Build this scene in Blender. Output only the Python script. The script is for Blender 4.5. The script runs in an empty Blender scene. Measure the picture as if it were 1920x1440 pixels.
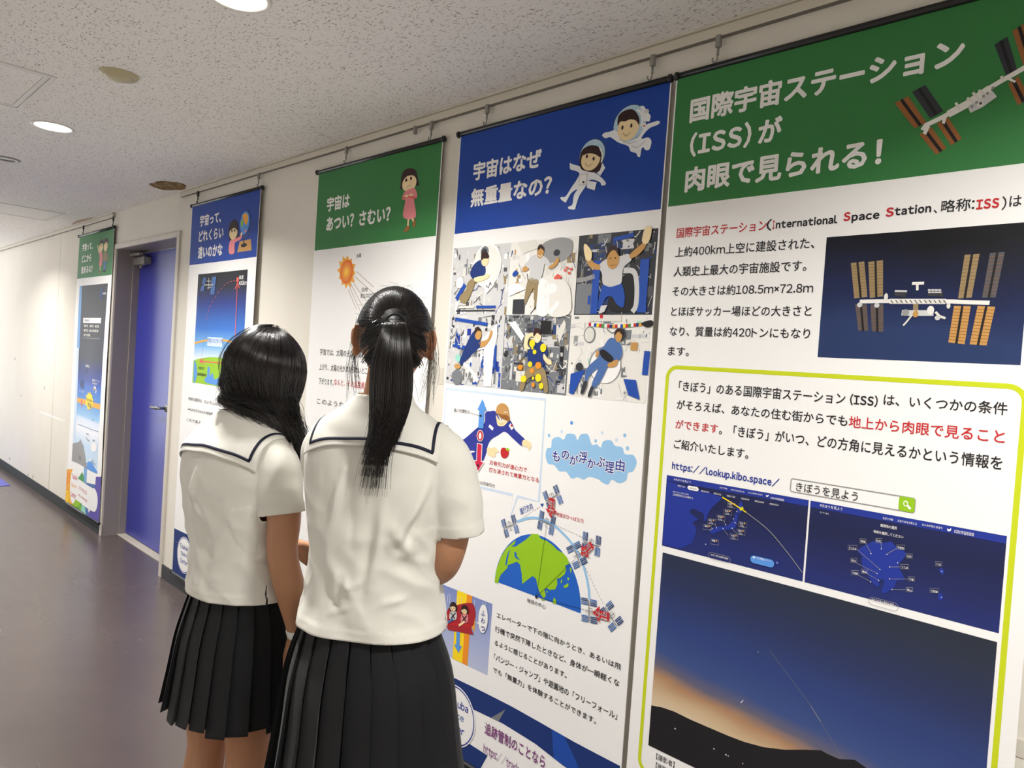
import bpy, bmesh, math, random
from math import sin, cos, pi, radians, sqrt, exp
from mathutils import Vector, Matrix, noise
from mathutils.geometry import tessellate_polygon
from mathutils.bvhtree import BVHTree

SC = bpy.context.scene
COL = SC.collection

# ------------------------------------------------------------------ camera
S = 1.74                                   # camera to wall distance in metres
FPX = 1375.0
YAW, PITCH, ROLL = 0.7852831, -0.0254667, 0.0672268
CAM = Vector((0.0, -S, 0.848 * S))
_f = Vector((-sin(YAW) * cos(PITCH), cos(YAW) * cos(PITCH), sin(PITCH)))
_r = _f.cross(Vector((0, 0, 1))).normalized()
_u = _r.cross(_f)
RT = cos(ROLL) * _r + sin(ROLL) * _u
UP = -sin(ROLL) * _r + cos(ROLL) * _u
cam_data = bpy.data.cameras.new('camera')
cam_data.sensor_width = 36.0
cam_data.lens = FPX / 1920.0 * 36.0
cam_data.clip_start = 0.02
cam_data.clip_end = 100
camera = bpy.data.objects.new('camera', cam_data)
COL.objects.link(camera)
camera.matrix_world = Matrix(((RT.x, UP.x, -_f.x, CAM.x), (RT.y, UP.y, -_f.y, CAM.y),
                              (RT.z, UP.z, -_f.z, CAM.z), (0, 0, 0, 1)))
SC.camera = camera

# ------------------------------------------------------------------ world, lights, exposure
SC.view_settings.view_transform = 'Standard'
SC.view_settings.look = 'None'
SC.view_settings.gamma = 1.0
SC.view_settings.use_curve_mapping = False
SC.view_settings.exposure = 0.35
world = bpy.data.worlds.new('daylight')
SC.world = world
world.use_nodes = True
_wt = world.node_tree
_bg = _wt.nodes['Background']
_bg.inputs[1].default_value = 1.0
# pale sky above; brighter lower half is added to light the ceiling
_tc = _wt.nodes.new('ShaderNodeTexCoord')
_sp = _wt.nodes.new('ShaderNodeSeparateXYZ')
_wt.links.new(_tc.outputs['Generated'], _sp.inputs[0])
_mr = _wt.nodes.new('ShaderNodeMapRange')
_mr.inputs['From Min'].default_value = -0.5
_mr.inputs['From Max'].default_value = 0.5
_wt.links.new(_sp.outputs['Z'], _mr.inputs['Value'])
_mx = _wt.nodes.new('ShaderNodeMix')
_mx.data_type = 'RGBA'
_mx.inputs[6].default_value = (1.5, 1.48, 1.45, 1)
_mx.inputs[7].default_value = (0.9, 0.93, 1.0, 1)
_wt.links.new(_mr.outputs[0], _mx.inputs[0])
_wt.links.new(_mx.outputs[2], _bg.inputs[0])
CEIL = 2.41


def area_light(name, loc, size, power, color, rot=(0, 0, 0), spread=pi, shape='DISK', size_y=None):
    d = bpy.data.lights.new(name, 'AREA')
    d.shape = shape
    d.size = size
    if size_y:
        d.size_y = size_y
    d.energy = power
    d.color = color
    d.spread = spread
    o = bpy.data.objects.new(name, d)
    o.location = loc
    o.rotation_euler = rot
    COL.objects.link(o)
    return o


LAMP_W = 20.0
LAMP_X = [3.79, 1.87, -0.05, -1.97, -3.87, -5.80, -7.72]  # unseen lamp at the far right end is added to brighten that side
for _x in LAMP_X:
    area_light('downlight_beam', (_x, -0.90, CEIL - 0.012), 0.13, LAMP_W, (1.0, 0.975, 0.93), spread=radians(141))
# daylight entering from the open hall at the far end of the corridor
area_light('hall_daylight', (-10.55, -1.5, 1.30), 2.4, 20.0, (0.93, 0.96, 1.0), rot=(0, radians(-90), 0),
           shape='RECTANGLE', size_y=1.3)

# ------------------------------------------------------------------ helpers


def lin(c):
    c = c / 255.0
    return c / 12.92 if c <= 0.04045 else ((c + 0.055) / 1.055) ** 2.4


def rgb(r, g, b):
    return (lin(r), lin(g), lin(b), 1.0)


MATS = {}


def mat(name, color, rough=0.6, spec=0.5, metal=0.0, emit=None, estr=0.0, coat=0.0):
    if name in MATS:
        return MATS[name]
    m = bpy.data.materials.new(name)
    m.use_nodes = True
    b = m.node_tree.nodes['Principled BSDF']
    b.inputs['Base Color'].default_value = color
    b.inputs['Roughness'].default_value = rough
    b.inputs['Specular IOR Level'].default_value = spec
    b.inputs['Metallic'].default_value = metal
    if coat:
        b.inputs['Coat Weight'].default_value = coat
        b.inputs['Coat Roughness'].default_value = 0.15
    if emit:
        b.inputs['Emission Color'].default_value = emit
        b.inputs['Emission Strength'].default_value = estr
    MATS[name] = m
    return m


class NT:
    """tiny node graph helper"""

    def __init__(self, m):
        self.m = m
        self.t = m.node_tree
        self.b = self.t.nodes['Principled BSDF']

    def n(self, kind, **kw):
        nd = self.t.nodes.new(kind)
        for k, v in kw.items():
            if k.startswith('i_'):
                nd.inputs[k[2:].replace('_', ' ')].default_value = v
            else:
                setattr(nd, k, v)
        return nd

    def l(self, a, b):
        self.t.links.new(a, b)

    def obj(self, scale=(1, 1, 1), rot=(0, 0, 0)):
        tc = self.n('ShaderNodeTexCoord')
        mp = self.n('ShaderNodeMapping')
        mp.inputs['Scale'].default_value = scale
        mp.inputs['Rotation'].default_value = rot
        self.l(tc.outputs['Object'], mp.inputs['Vector'])
        return mp.outputs['Vector']

    def noise(self, vec, scale, detail=3.0, rough=0.5):
        nd = self.n('ShaderNodeTexNoise')
        nd.inputs['Scale'].default_value = scale
        nd.inputs['Detail'].default_value = detail
        nd.inputs['Roughness'].default_value = rough
        self.l(vec, nd.inputs['Vector'])
        return nd.outputs['Fac']

    def ramp(self, fac, stops, interp='LINEAR'):
        r = self.n('ShaderNodeValToRGB')
        r.color_ramp.interpolation = interp
        e = r.color_ramp.elements
        while len(e) < len(stops):
            e.new(0.5)
        for k, (p, c) in enumerate(stops):
            e[k].position = p
            e[k].color = c
        self.l(fac, r.inputs['Fac'])
        return r.outputs['Color']

    def math(self, op, a, b=None, c=None):
        nd = self.n('ShaderNodeMath', operation=op)
        for k, v in enumerate((a, b, c)):
            if v is None:
                continue
            if isinstance(v, (int, float)):
                nd.inputs[k].default_value = v
            else:
                self.l(v, nd.inputs[k])
        return nd.outputs[0]

    def mix(self, fac, a, b, blend='MIX'):
        nd = self.n('ShaderNodeMix', data_type='RGBA', blend_type=blend)
        for k, v in ((0, fac), (6, a), (7, b)):
            if isinstance(v, (int, float)):
                nd.inputs[k].default_value = v
            elif isinstance(v, tuple):
                nd.inputs[k].default_value = v
            else:
                self.l(v, nd.inputs[k])
        return nd.outputs[2]

    def bump(self, h, strength=0.3, dist=0.002):
        nd = self.n('ShaderNodeBump')
        nd.inputs['Strength'].default_value = strength
        nd.inputs['Distance'].default_value = dist
        self.l(h, nd.inputs['Height'])
        self.l(nd.outputs[0], self.b.inputs['Normal'])


GREY = lambda v: (v, v, v, 1)


def tag(o, label=None, cat=None, group=None, kind=None):
    if label:
        o['label'] = label
    if cat:
        o['category'] = cat
    if group:
        o['group'] = group
    if kind:
        o['kind'] = kind
    return o


def empty(name, loc, rz=0.0):
    o = bpy.data.objects.new(name, None)
    o.empty_display_size = 0.1
    o.location = loc
    o.rotation_euler = (0, 0, rz)
    COL.objects.link(o)
    return o


def link_mesh(name, me, mats, parent=None, smooth=False):
    for m in mats:
        me.materials.append(m)
    if smooth:
        me.polygons.foreach_set('use_smooth', [True] * len(me.polygons))
    o = bpy.data.objects.new(name, me)
    COL.objects.link(o)
    if parent is not None:
        o.parent = parent
    return o


class MB:
    """collects simple solids in one bmesh"""

    def __init__(self):
        self.bm = bmesh.new()
        self.mi = 0

    def box(self, x0, x1, y0, y1, z0, z1, bevel=0.0):
        b = bmesh.new()
        bmesh.ops.create_cube(b, size=1)
        for v in b.verts:
            v.co = Vector(((x0 + x1) / 2 + v.co.x * (x1 - x0), (y0 + y1) / 2 + v.co.y * (y1 - y0),
                           (z0 + z1) / 2 + v.co.z * (z1 - z0)))
        if bevel:
            bmesh.ops.bevel(b, geom=b.edges[:], offset=bevel, segments=2, affect='EDGES', profile=0.6)
        self.absorb(b)
        return self

    def absorb(self, b):
        for f in b.faces:
            f.material_index = self.mi
        me = bpy.data.meshes.new('t')
        b.to_mesh(me)
        b.free()
        self.bm.from_mesh(me)
        bpy.data.meshes.remove(me)

    def tube(self, pts, r, seg=10, cap=True):
        """swept tube along pts; r is a number or list"""
        pts = [Vector(p) for p in pts]
        n = len(pts)
        rs = r if isinstance(r, (list, tuple)) else [r] * n
        rings = []
        up = None
        for i, p in enumerate(pts):
            t = (pts[min(i + 1, n - 1)] - pts[max(i - 1, 0)]).normalized()
            if up is None:
                up = t.orthogonal().normalized()
            else:
                up = (up - t * up.dot(t)).normalized()
            s = t.cross(up)
            rings.append([self.bm.verts.new(p + rs[i] * (cos(2 * pi * k / seg) * up + sin(2 * pi * k / seg) * s))
                          for k in range(seg)])
        for i in range(n - 1):
            for k in range(seg):
                f = self.bm.faces.new((rings[i][k], rings[i][(k + 1) % seg], rings[i + 1][(k + 1) % seg], rings[i + 1][k]))
                f.material_index = self.mi
                f.smooth = True
        if cap:
            self.bm.faces.new(rings[0][::-1]).material_index = self.mi
            self.bm.faces.new(rings[-1]).material_index = self.mi
        return self

    def lathe(self, prof, seg=32, axis='Z', loc=(0, 0, 0)):
        """prof: (radius, height) list"""
        loc = Vector(loc)
        rings = []
        for r, h in prof:
            ring = []
            for k in range(seg):
                a = 2 * pi * k / seg
                if r < 1e-6 and ring:
                    ring.append(ring[0])
                    continue
                c = Vector((r * cos(a), r * sin(a), h))
                if axis == 'X':
                    c = Vector((c.z, c.x, c.y))
                elif axis == 'Y':
                    c = Vector((c.x, c.z, c.y))
                ring.append(self.bm.verts.new(loc + c))
            rings.append(ring)
        for i in range(len(rings) - 1):
            for k in range(seg):
                q = [rings[i][k], rings[i][(k + 1) % seg], rings[i + 1][(k + 1) % seg], rings[i + 1][k]]
                u = []
                for v in q:
                    if v not in u:
                        u.append(v)
                if len(u) >= 3:
                    try:
                        f = self.bm.faces.new(u)
                        f.smooth = True
                        f.material_index = self.mi
                    except ValueError:
                        pass
        return self

    def build(self, name, mats, parent=None, recalc=True):
        if not isinstance(mats, (list, tuple)):
            mats = [mats]
        if recalc:
            bmesh.ops.recalc_face_normals(self.bm, faces=self.bm.faces[:])
        me = bpy.data.meshes.new(name)
        self.bm.to_mesh(me)
        self.bm.free()
        return link_mesh(name, me, mats, parent)


def ray_dir(px, py):
    return RT * ((px - 960.0) / FPX) + UP * (-(py - 720.0) / FPX) + _f


def on_wall(px, py, y=-0.022):
    """point of the poster plane that the photograph shows at a pixel -> (x, z)"""
    d = ray_dir(px, py)
    p = CAM + d * ((y - CAM.y) / d.y)
    return (p.x, p.z)


# ------------------------------------------------------------------ room materials
def ceiling_material():
    m = mat('acoustic_ceiling', rgb(214, 208, 203), 0.95, 0.1)
    g = NT(m)
    tot = None
    for k, (sx, sy, rot, th) in enumerate([(60, 190, 0.2, .69), (190, 60, 0.1, .70), (60, 190, 0.85, .69), (60, 200, -0.7, .69)]):
        v = g.obj((sx, sy, 1), (0, 0, rot))
        f = g.noise(v, 1.0, 1.0, 0.4)
        mr = g.n('ShaderNodeMapRange', interpolation_type='SMOOTHSTEP')
        mr.inputs['From Min'].default_value = th
        mr.inputs['From Max'].default_value = th + 0.045
        g.l(f, mr.inputs['Value'])
        tot = mr.outputs[0] if tot is None else g.math('MAXIMUM', tot, mr.outputs[0])
    fine = g.noise(g.obj((1, 1, 1)), 420.0, 2.0)
    base = g.mix(fine, rgb(236, 233, 229), rgb(247, 245, 242))
    colr = g.mix(tot, base, rgb(176, 169, 164))
    g.l(colr, g.b.inputs['Base Color'])
    h = g.math('SUBTRACT', g.math('MULTIPLY', fine, 0.3), tot)
    g.bump(h, 0.5, 0.002)
    return m


def wall_material():
    m = mat('cream_wall_paint', rgb(226, 219, 205), 0.75, 0.2)
    g = NT(m)
    v = g.obj()
    a = g.noise(v, 3.0, 4.0)
    b = g.noise(v, 220.0, 2.0)
    g.l(g.mix(a, rgb(224, 218, 206), rgb(233, 228, 218)), g.b.inputs['Base Color'])
    g.bump(b, 0.12, 0.001)
    return m


def floor_material():
    m = mat('dark_vinyl_floor', rgb(74, 64, 62), 0.22, 0.5)
    g = NT(m)
    v = g.obj()
    a = g.noise(v, 2.2, 5.0, 0.6)
    b = g.noise(g.obj((1.2, 14, 1)), 1.5, 4.0)
    c = g.noise(v, 300.0, 2.0)
    mixed = g.mix(a, rgb(72, 62, 61), rgb(90, 79, 77))
    mixed = g.mix(g.math('MULTIPLY', c, 0.35), mixed, rgb(112, 101, 97))
    g.l(mixed, g.b.inputs['Base Color'])
    rr = g.n('ShaderNodeMapRange')
    rr.inputs['To Min'].default_value = 0.17
    rr.inputs['To Max'].default_value = 0.34
    g.l(g.math('MULTIPLY', g.math('ADD', a, b), 0.5), rr.inputs['Value'])
    g.l(rr.outputs[0], g.b.inputs['Roughness'])
    g.bump(g.noise(v, 9.0, 2.0), 0.08, 0.004)
    return m


M_CEIL = ceiling_material()
M_WALL = wall_material()
M_FLOOR = floor_material()
M_RAIL = mat('painted_rail', rgb(212, 205, 190), 0.4, 0.5)
M_BASE = mat('grey_rubber_baseboard', rgb(58, 60, 62), 0.7, 0.25)
_g = NT(M_BASE)
_n = _g.noise(_g.obj((3, 1, 12)), 6.0, 6.0, 0.7)
_g.l(_g.ramp(_n, [(0.66, rgb(54, 57, 59)), (0.76, rgb(112, 113, 112))]), _g.b.inputs['Base Color'])
M_FRAME = mat('grey_door_frame', rgb(150, 142, 138), 0.45, 0.4)
M_CASING = mat('pale_door_casing', rgb(205, 198, 186), 0.45, 0.4)
M_DOOR = mat('blue_door_paint', rgb(52, 58, 158), 0.32, 0.5)
M_STEEL = mat('brushed_steel', rgb(150, 150, 150), 0.35, 0.5, 0.9)
M_GREYMETAL = mat('grey_enamel', rgb(150, 148, 142), 0.4, 0.5, 0.3)
M_DARKMETAL = mat('dark_metal', rgb(70, 66, 62), 0.4, 0.5, 0.7)
M_BLACK = mat('black_plastic', rgb(22, 22, 24), 0.4, 0.5)
M_WHITEPLASTIC = mat('white_plastic', rgb(225, 222, 215), 0.4, 0.5)
M_ALU = mat('white_aluminium', rgb(215, 212, 208), 0.4, 0.5, 0.1)
M_BEIGE = mat('beige_plastic', rgb(190, 180, 146), 0.4, 0.4)
M_GLOW = mat('lamp_diffuser', rgb(255, 255, 255), 0.5, 0.2, emit=(1.0, 0.97, 0.92, 1), estr=9.0)
M_MARK = mat('wall_scuff_dark', rgb(120, 108, 96), 0.8, 0.2)
M_CHIP = mat('wall_filler_white', rgb(250, 249, 245), 0.6, 0.3)
M_BROWN = mat('water_stain', rgb(128, 104, 70), 0.9, 0.1)
_g = NT(M_BROWN)
_n = _g.noise(_g.obj(), 28.0, 5.0, 0.65)
_g.l(_g.ramp(_n, [(0.35, rgb(96, 74, 46)), (0.55, rgb(140, 116, 80)), (0.72, rgb(176, 160, 130))]), _g.b.inputs['Base Color'])
M_STAIN2 = mat('faint_rust_stain', rgb(196, 176, 158), 0.95, 0.1)
M_BLUETILE = mat('blue_floor_tile', rgb(84, 90, 190), 0.4, 0.4)

# ------------------------------------------------------------------ room shell
XL, XR = -10.6, 4.9          # extent of the corridor
DX0, DX1, DZ1, DDEP = -5.94, -4.765, 2.135, 0.155

m = MB()
m.box(XL, DX0 - 0.0, 0, 0.3, 0, CEIL + 0.1)
m.box(DX1, XR, 0, 0.3, 0, CEIL + 0.1)
m.box(DX0, DX1, 0, 0.3, DZ1, CEIL + 0.1)
# scuffs, filler spots and faint panel joints that belong to the wall
m.mi = 1


def wall_mark(px, py, w, h, rot=0.0):
    x, z = on_wall(px, py, 0.0)
    b = bmesh.new()
    bmesh.ops.create_circle(b, cap_ends=True, segments=10, radius=0.5)
    for v in b.verts:
        a, c = v.co.x * w, v.co.y * h
        v.co = Vector((x + a * cos(rot) - c * sin(rot), -0.0006, z + a * sin(rot) + c * cos(rot)))
    m.absorb(b)


for px, py, h in ((28, 673, .035), (83, 728, .035), (40, 742, .022), (18, 860, .035), (62, 894, .04), (53, 890, .02)):
    wall_mark(px, py, 0.022, h)
for px, py in ((113, 455), (110, 520), (107, 580)):
    pass
m.mi = 2
wall_mark(90, 565, 0.03, 0.035)
xa, za = on_wall(70, 770, 0)
xb, zb = on_wall(123, 790, 0)
wall_mark(96, 780, abs(xb - xa), 0.012, math.atan2(zb - za, xb - xa))
m.mi = 3
xj, _z = on_wall(111, 520, 0)
m.box(xj - 0.003, xj + 0.003, -0.0005, 0.002, 0.085, 2.385)
xj, _z = on_wall(95, 850, 0)
m.box(xj - 0.003, xj + 0.003, -0.0005, 0.002, 0.085, 0.78)
tag(m.build('wall_back', [M_WALL, M_MARK, M_CHIP, mat('wall_joint', rgb(196, 188, 174), 0.7, 0.2)], recalc=True), kind='structure')

YB = -2.2
tag(MB().box(XL, XR, YB - 0.15, YB, 0, CEIL + 0.1).build('wall_front', mat('white_wall_paint', rgb(243, 241, 236), 0.6, 0.3)), kind='structure')
tag(MB().box(XL, XR, YB, 0.32, -0.12, 0).build('floor', M_FLOOR), kind='structure')
m = MB()
m.box(XL, XR, YB, 0.3, CEIL, CEIL + 0.12)
m.mi = 1
rnd = random.Random(4)


def blob(cx, cy, rx, ry, z, seed):
    r = random.Random(seed)
    ph = [r.uniform(0, 6.28) for _ in range(4)]
    b = bmesh.new()
    vs = []
    for k in range(40):
        a = 2 * pi * k / 40
        w = 1 + .08 * sin(2 * a + ph[0]) + .06 * sin(5 * a + ph[1]) + .03 * sin(9 * a + ph[2])
        vs.append(b.verts.new((cx + rx * w * cos(a), cy + ry * w * sin(a), z)))
    b.faces.new(vs)
    m.absorb(b)


blob(-6.75, -0.02, 0.28, 0.05, CEIL - 0.0008, 3)
blob(-6.85, -0.55, 0.10, 0.16, CEIL - 0.0008, 5)
tag(m.build('ceiling', [M_CEIL, M_STAIN2], recalc=False), kind='structure')

tag(MB().box(XR, XR + 0.15, YB - 0.15, 0.3, 0, CEIL + 0.1).build('wall_right', MATS['white_wall_paint']), kind='structure')
# baseboards
m = MB().box(XL, DX0 - 0.0, -0.008, 0.0, 0, 0.084, 0.002)
tag(m.build('baseboard_left', M_BASE), kind='structure')
m = MB().box(DX1 + 0.03, XR, -0.008, 0.0, 0, 0.084, 0.002)
tag(m.build('baseboard_right', mat('black_rubber_baseboard', rgb(48, 49, 52), 0.5, 0.4)), kind='structure')


# picture rails
def rail(name, x0, x1):
    b = MB()
    b.box(x0, x1, -0.020, 0.0, 2.375, 2.402, 0.002)
    b.box(x0, x1, -0.016, 0.0, 2.400, CEIL, 0.001)
    b.box(x0, x1, -0.026, 0.0, 2.404, CEIL, 0.0015)
    b.mi = 1
    b.box(x0 + .004, x1 - .004, -0.0192, -0.004, 2.3740, 2.3752)
    tag(b.build(name, [M_RAIL, mat('rail_slot', rgb(120, 114, 106), 0.5, 0.4)]), kind='structure')


rail('trim_1', XL, -6.03)
rail('trim_2', -4.73, XR)

# ------------------------------------------------------------------ blue door in its recess
d = empty('door_1', ((DX0 + DX1) / 2, 0, 0))
tag(d, kind='structure')


def door_part(name, mb, mats):
    o = mb.build(name, mats, d)
    o.matrix_parent_inverse = Matrix.Translation(-Vector(d.location))
    return o


m = MB()
m.box(DX0 - 0.0005, DX0 + 0.02 - 0.0195, 0, 0.30, 0, DZ1)
fr = MB()
fr.box(DX0 - 0.045, DX0, -0.012, 0.004, 0, DZ1 + 0.035, 0.003)
fr.box(DX1, DX1 + 0.045, -0.012, 0.004, 0, DZ1 + 0.035, 0.003)
fr.box(DX0, DX1, -0.012, 0.004, DZ1, DZ1 + 0.035, 0.003)
fr.mi = 1
fr.box(DX0 - 0.012, DX0 + 0.002, 0.0, 0.30, 0, DZ1)
fr.box(DX1 - 0.002, DX1 + 0.012, 0.0, 0.30, 0, DZ1)
fr.box(DX0, DX1, 0.0, 0.30, DZ1 - 0.002, DZ1 + 0.012)
fr.box(DX0, DX0 + 0.012, 0.11, 0.30, 0, DZ1)
door_part('door_frame', fr, [M_CASING, M_FRAME])
leaf = MB().box(DX0 + 0.012, DX1 - 0.004, DDEP, DDEP + 0.04, 0.012, DZ1 - 0.012, 0.002)
door_part('door_leaf', leaf, M_DOOR)
door_part('threshold', MB().box(DX0, DX1, 0.10, 0.2, -0.002, 0.006, 0.002), mat('threshold_strip', rgb(190, 182, 168), 0.5, 0.4))
cl = MB()
cl.box(-5.90, -5.68, DDEP - 0.055, DDEP - 0.001, 2.03, 2.085, 0.006)
cl.box(-5.935, -5.72, DDEP - 0.075, DDEP - 0.05, 2.094, 2.112, 0.003)
cl.tube([(-5.73, DDEP - 0.04, 2.02), (-5.73, DDEP - 0.04, 2.10)], 0.013)
cl.tube([(-5.80, DDEP - 0.03, 2.005), (-5.80, DDEP - 0.03, 2.035)], 0.012)
door_part('door_closer', cl, M_GREYMETAL)
hd = MB()
hd.lathe([(0.0, -0.012), (0.024, -0.010), (0.026, 0.0)], 24, 'Y', (-5.235, DDEP, 1.02))
hd.tube([(-5.235, DDEP - 0.002, 1.02), (-5.235, DDEP - 0.055, 1.02), (-5.25, DDEP - 0.062, 1.02), (-5.36, DDEP - 0.06, 1.018)],
        [0.010, 0.010, 0.012, 0.010], 12)
door_part('door_handle', hd, M_STEEL)


# ------------------------------------------------------------------ ceiling fittings
def downlight(x, y, label, group):
    t = tag(empty('downlight', (x, y, CEIL)), label, 'ceiling light', group)
    m = MB().lathe([(0.070, -0.001), (0.072, -0.004), (0.080, -0.006), (0.085, -0.003), (0.086, 0.0)], 40)
    m.build('trim_ring', M_WHITEPLASTIC, t)
    m = MB().lathe([(0.0, -0.0055), (0.05, -0.005), (0.070, -0.002)], 40)
    m.build('diffuser', M_GLOW, t)


downlight(-1.97, -0.90, 'glowing round ceiling downlight cut by the top edge of the photo', 'ceiling downlights')
downlight(-3.87, -0.90, 'glowing round downlight beside the ceiling access hatch on the left', 'ceiling downlights')
for _x in (3.79, 1.87, -0.05, -5.80, -7.72):
    downlight(_x, -0.90, 'glowing round ceiling downlight outside the photo', 'downlights out of view')

t = tag(empty('emergency_light', (-4.83, -0.90, CEIL)), 'small grey unlit round fitting at the left edge of the ceiling', 'ceiling fitting')
MB().lathe([(0.040, -0.001), (0.046, -0.006), (0.062, -0.005), (0.065, 0.0)], 36).build('trim_ring', M_GREYMETAL, t)
MB().lathe([(0.0, -0.001), (0.040, -0.0015)], 36).build('lens', mat('dark_lens', rgb(70, 70, 74), 0.2, 0.5), t)

t = tag(empty('smoke_detector', (-2.885, -0.92, CEIL)), 'round beige domed cover on the ceiling', 'detector')
MB().lathe([(0.0, -0.022), (0.030, -0.021), (0.046, -0.015), (0.050, -0.009)], 36).build('dome', M_BEIGE, t)
MB().lathe([(0.048, -0.011), (0.060, -0.010), (0.064, 0.0)], 36).build('base_ring', M_BEIGE, t)

m = MB()
blob(-4.63, -0.125, 0.135, 0.095, CEIL - 0.0025, 8)
m2 = m
bmesh.ops.extrude_face_region(m.bm, geom=m.bm.faces[:])
for v in list(m.bm.verts)[:40]:
    v.co.z += 0.0025
tag(m.build('ceiling_patch', M_BROWN), 'brown stained round patch on the ceiling above the blue door', 'stain')


def hatch(x0, x1, y0, y1, label):
    t = tag(empty('ceiling_hatch', ((x0 + x1) / 2, (y0 + y1) / 2, CEIL)), label, 'access hatch')
    hx, hy = (x1 - x0) / 2, (y1 - y0) / 2

    def ring(o, i, z0):
        b = MB()
        b.box(-hx + o, hx - o, hy - i, hy - o, z0, 0)
        b.box(-hx + o, hx - o, -hy + o, -hy + i, z0, 0)
        b.box(-hx + o, -hx + i, -hy + i, hy - i, z0, 0)
        b.box(hx - i, hx - o, -hy + i, hy - i, z0, 0)
        return b
    ring(0.0, 0.016, -0.004).build('outer_frame', M_ALU, t)
    ring(0.020, 0.036, -0.003).build('inner_frame', M_ALU, t)
    MB().box(-hx + 0.037, hx - 0.037, -hy + 0.037, hy - 0.037, -0.0015, 0).build('panel', M_CEIL, t)


hatch(-3.705, -3.125, -1.63, -1.055, 'square access hatch in a white metal frame near the camera, left side')
hatch(-7.08, -6.50, -0.80, -0.21, 'far square access hatch in the ceiling above the leftmost poster')

# blue floor tile and curled sheet far left
tag(MB().box(-9.6, -8.30, -0.50, -0.14, 0.0, 0.004, 0.001).build('floor_mat', M_BLUETILE),
    'blue mat on the dark floor at the left edge of the photo', 'mat')
# strips of tape on the wall
for px, py, w, h, lab in ((826, 705, .035, .06, 'faint translucent tape square on the wall between the two middle posters'),
                          (1911, 1402, .03, .035, 'small cream tape square on the wall right of the green bordered poster')):
    x, z = on_wall(px, py, 0)
    tag(MB().box(x - w / 2, x + w / 2, -0.0015, 0.0, z - h / 2, z + h / 2).build('tape_piece', mat('cream_tape', rgb(214, 208, 196), 0.35, 0.5)), lab, 'tape')

# ------------------------------------------------------------------ posters: flat print machinery
INK = {}


def ink(name, c, rough=0.58):
    return mat('print_' + name, rgb(*c), rough, 0.3)


K_ = dict(white=(244, 243, 242), black=(30, 28, 32), green=(54, 124, 66), blue=(22, 66, 158), navy=(26, 52, 116),
          red=(196, 38, 44), text=(36, 33, 38), title=(243, 241, 238), sky=(150, 196, 234), pale=(205, 222, 242),
          cobalt=(30, 76, 168), skin=(244, 220, 172), hair=(52, 30, 28), pink=(232, 140, 146), brown=(150, 96, 48),
          lime=(200, 212, 30), land=(150, 198, 30), sea=(32, 98, 196), yellow=(252, 218, 30), orange=(240, 146, 40),
          grey=(150, 150, 150), lgrey=(206, 206, 206), dgrey=(84, 84, 88), suit=(238, 240, 244), helmet=(182, 212, 230),
          crimson=(206, 32, 74), magenta=(122, 44, 120), overall=(46, 56, 150), tan=(196, 148, 84), scrblue=(34, 54, 150),
          scrdark=(30, 38, 88), panel=(76, 110, 170), dpanel=(40, 64, 116), bronze=(150, 96, 52), lav=(160, 172, 214),
          coral=(224, 96, 84), steel=(120, 124, 128), offw=(222, 220, 212), khaki=(150, 132, 96), rednav=(170, 40, 50),
          ltblue=(88, 150, 226), char=(52, 54, 60), purple=(96, 84, 170), mint=(150, 214, 196), hullw=(232, 230, 224),
          straw=(240, 170, 60), sheetblue=(120, 168, 220), mgreen=(60, 150, 70), sun=(232, 110, 30))


def wave_none(x, z):
    return 0.0


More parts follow.
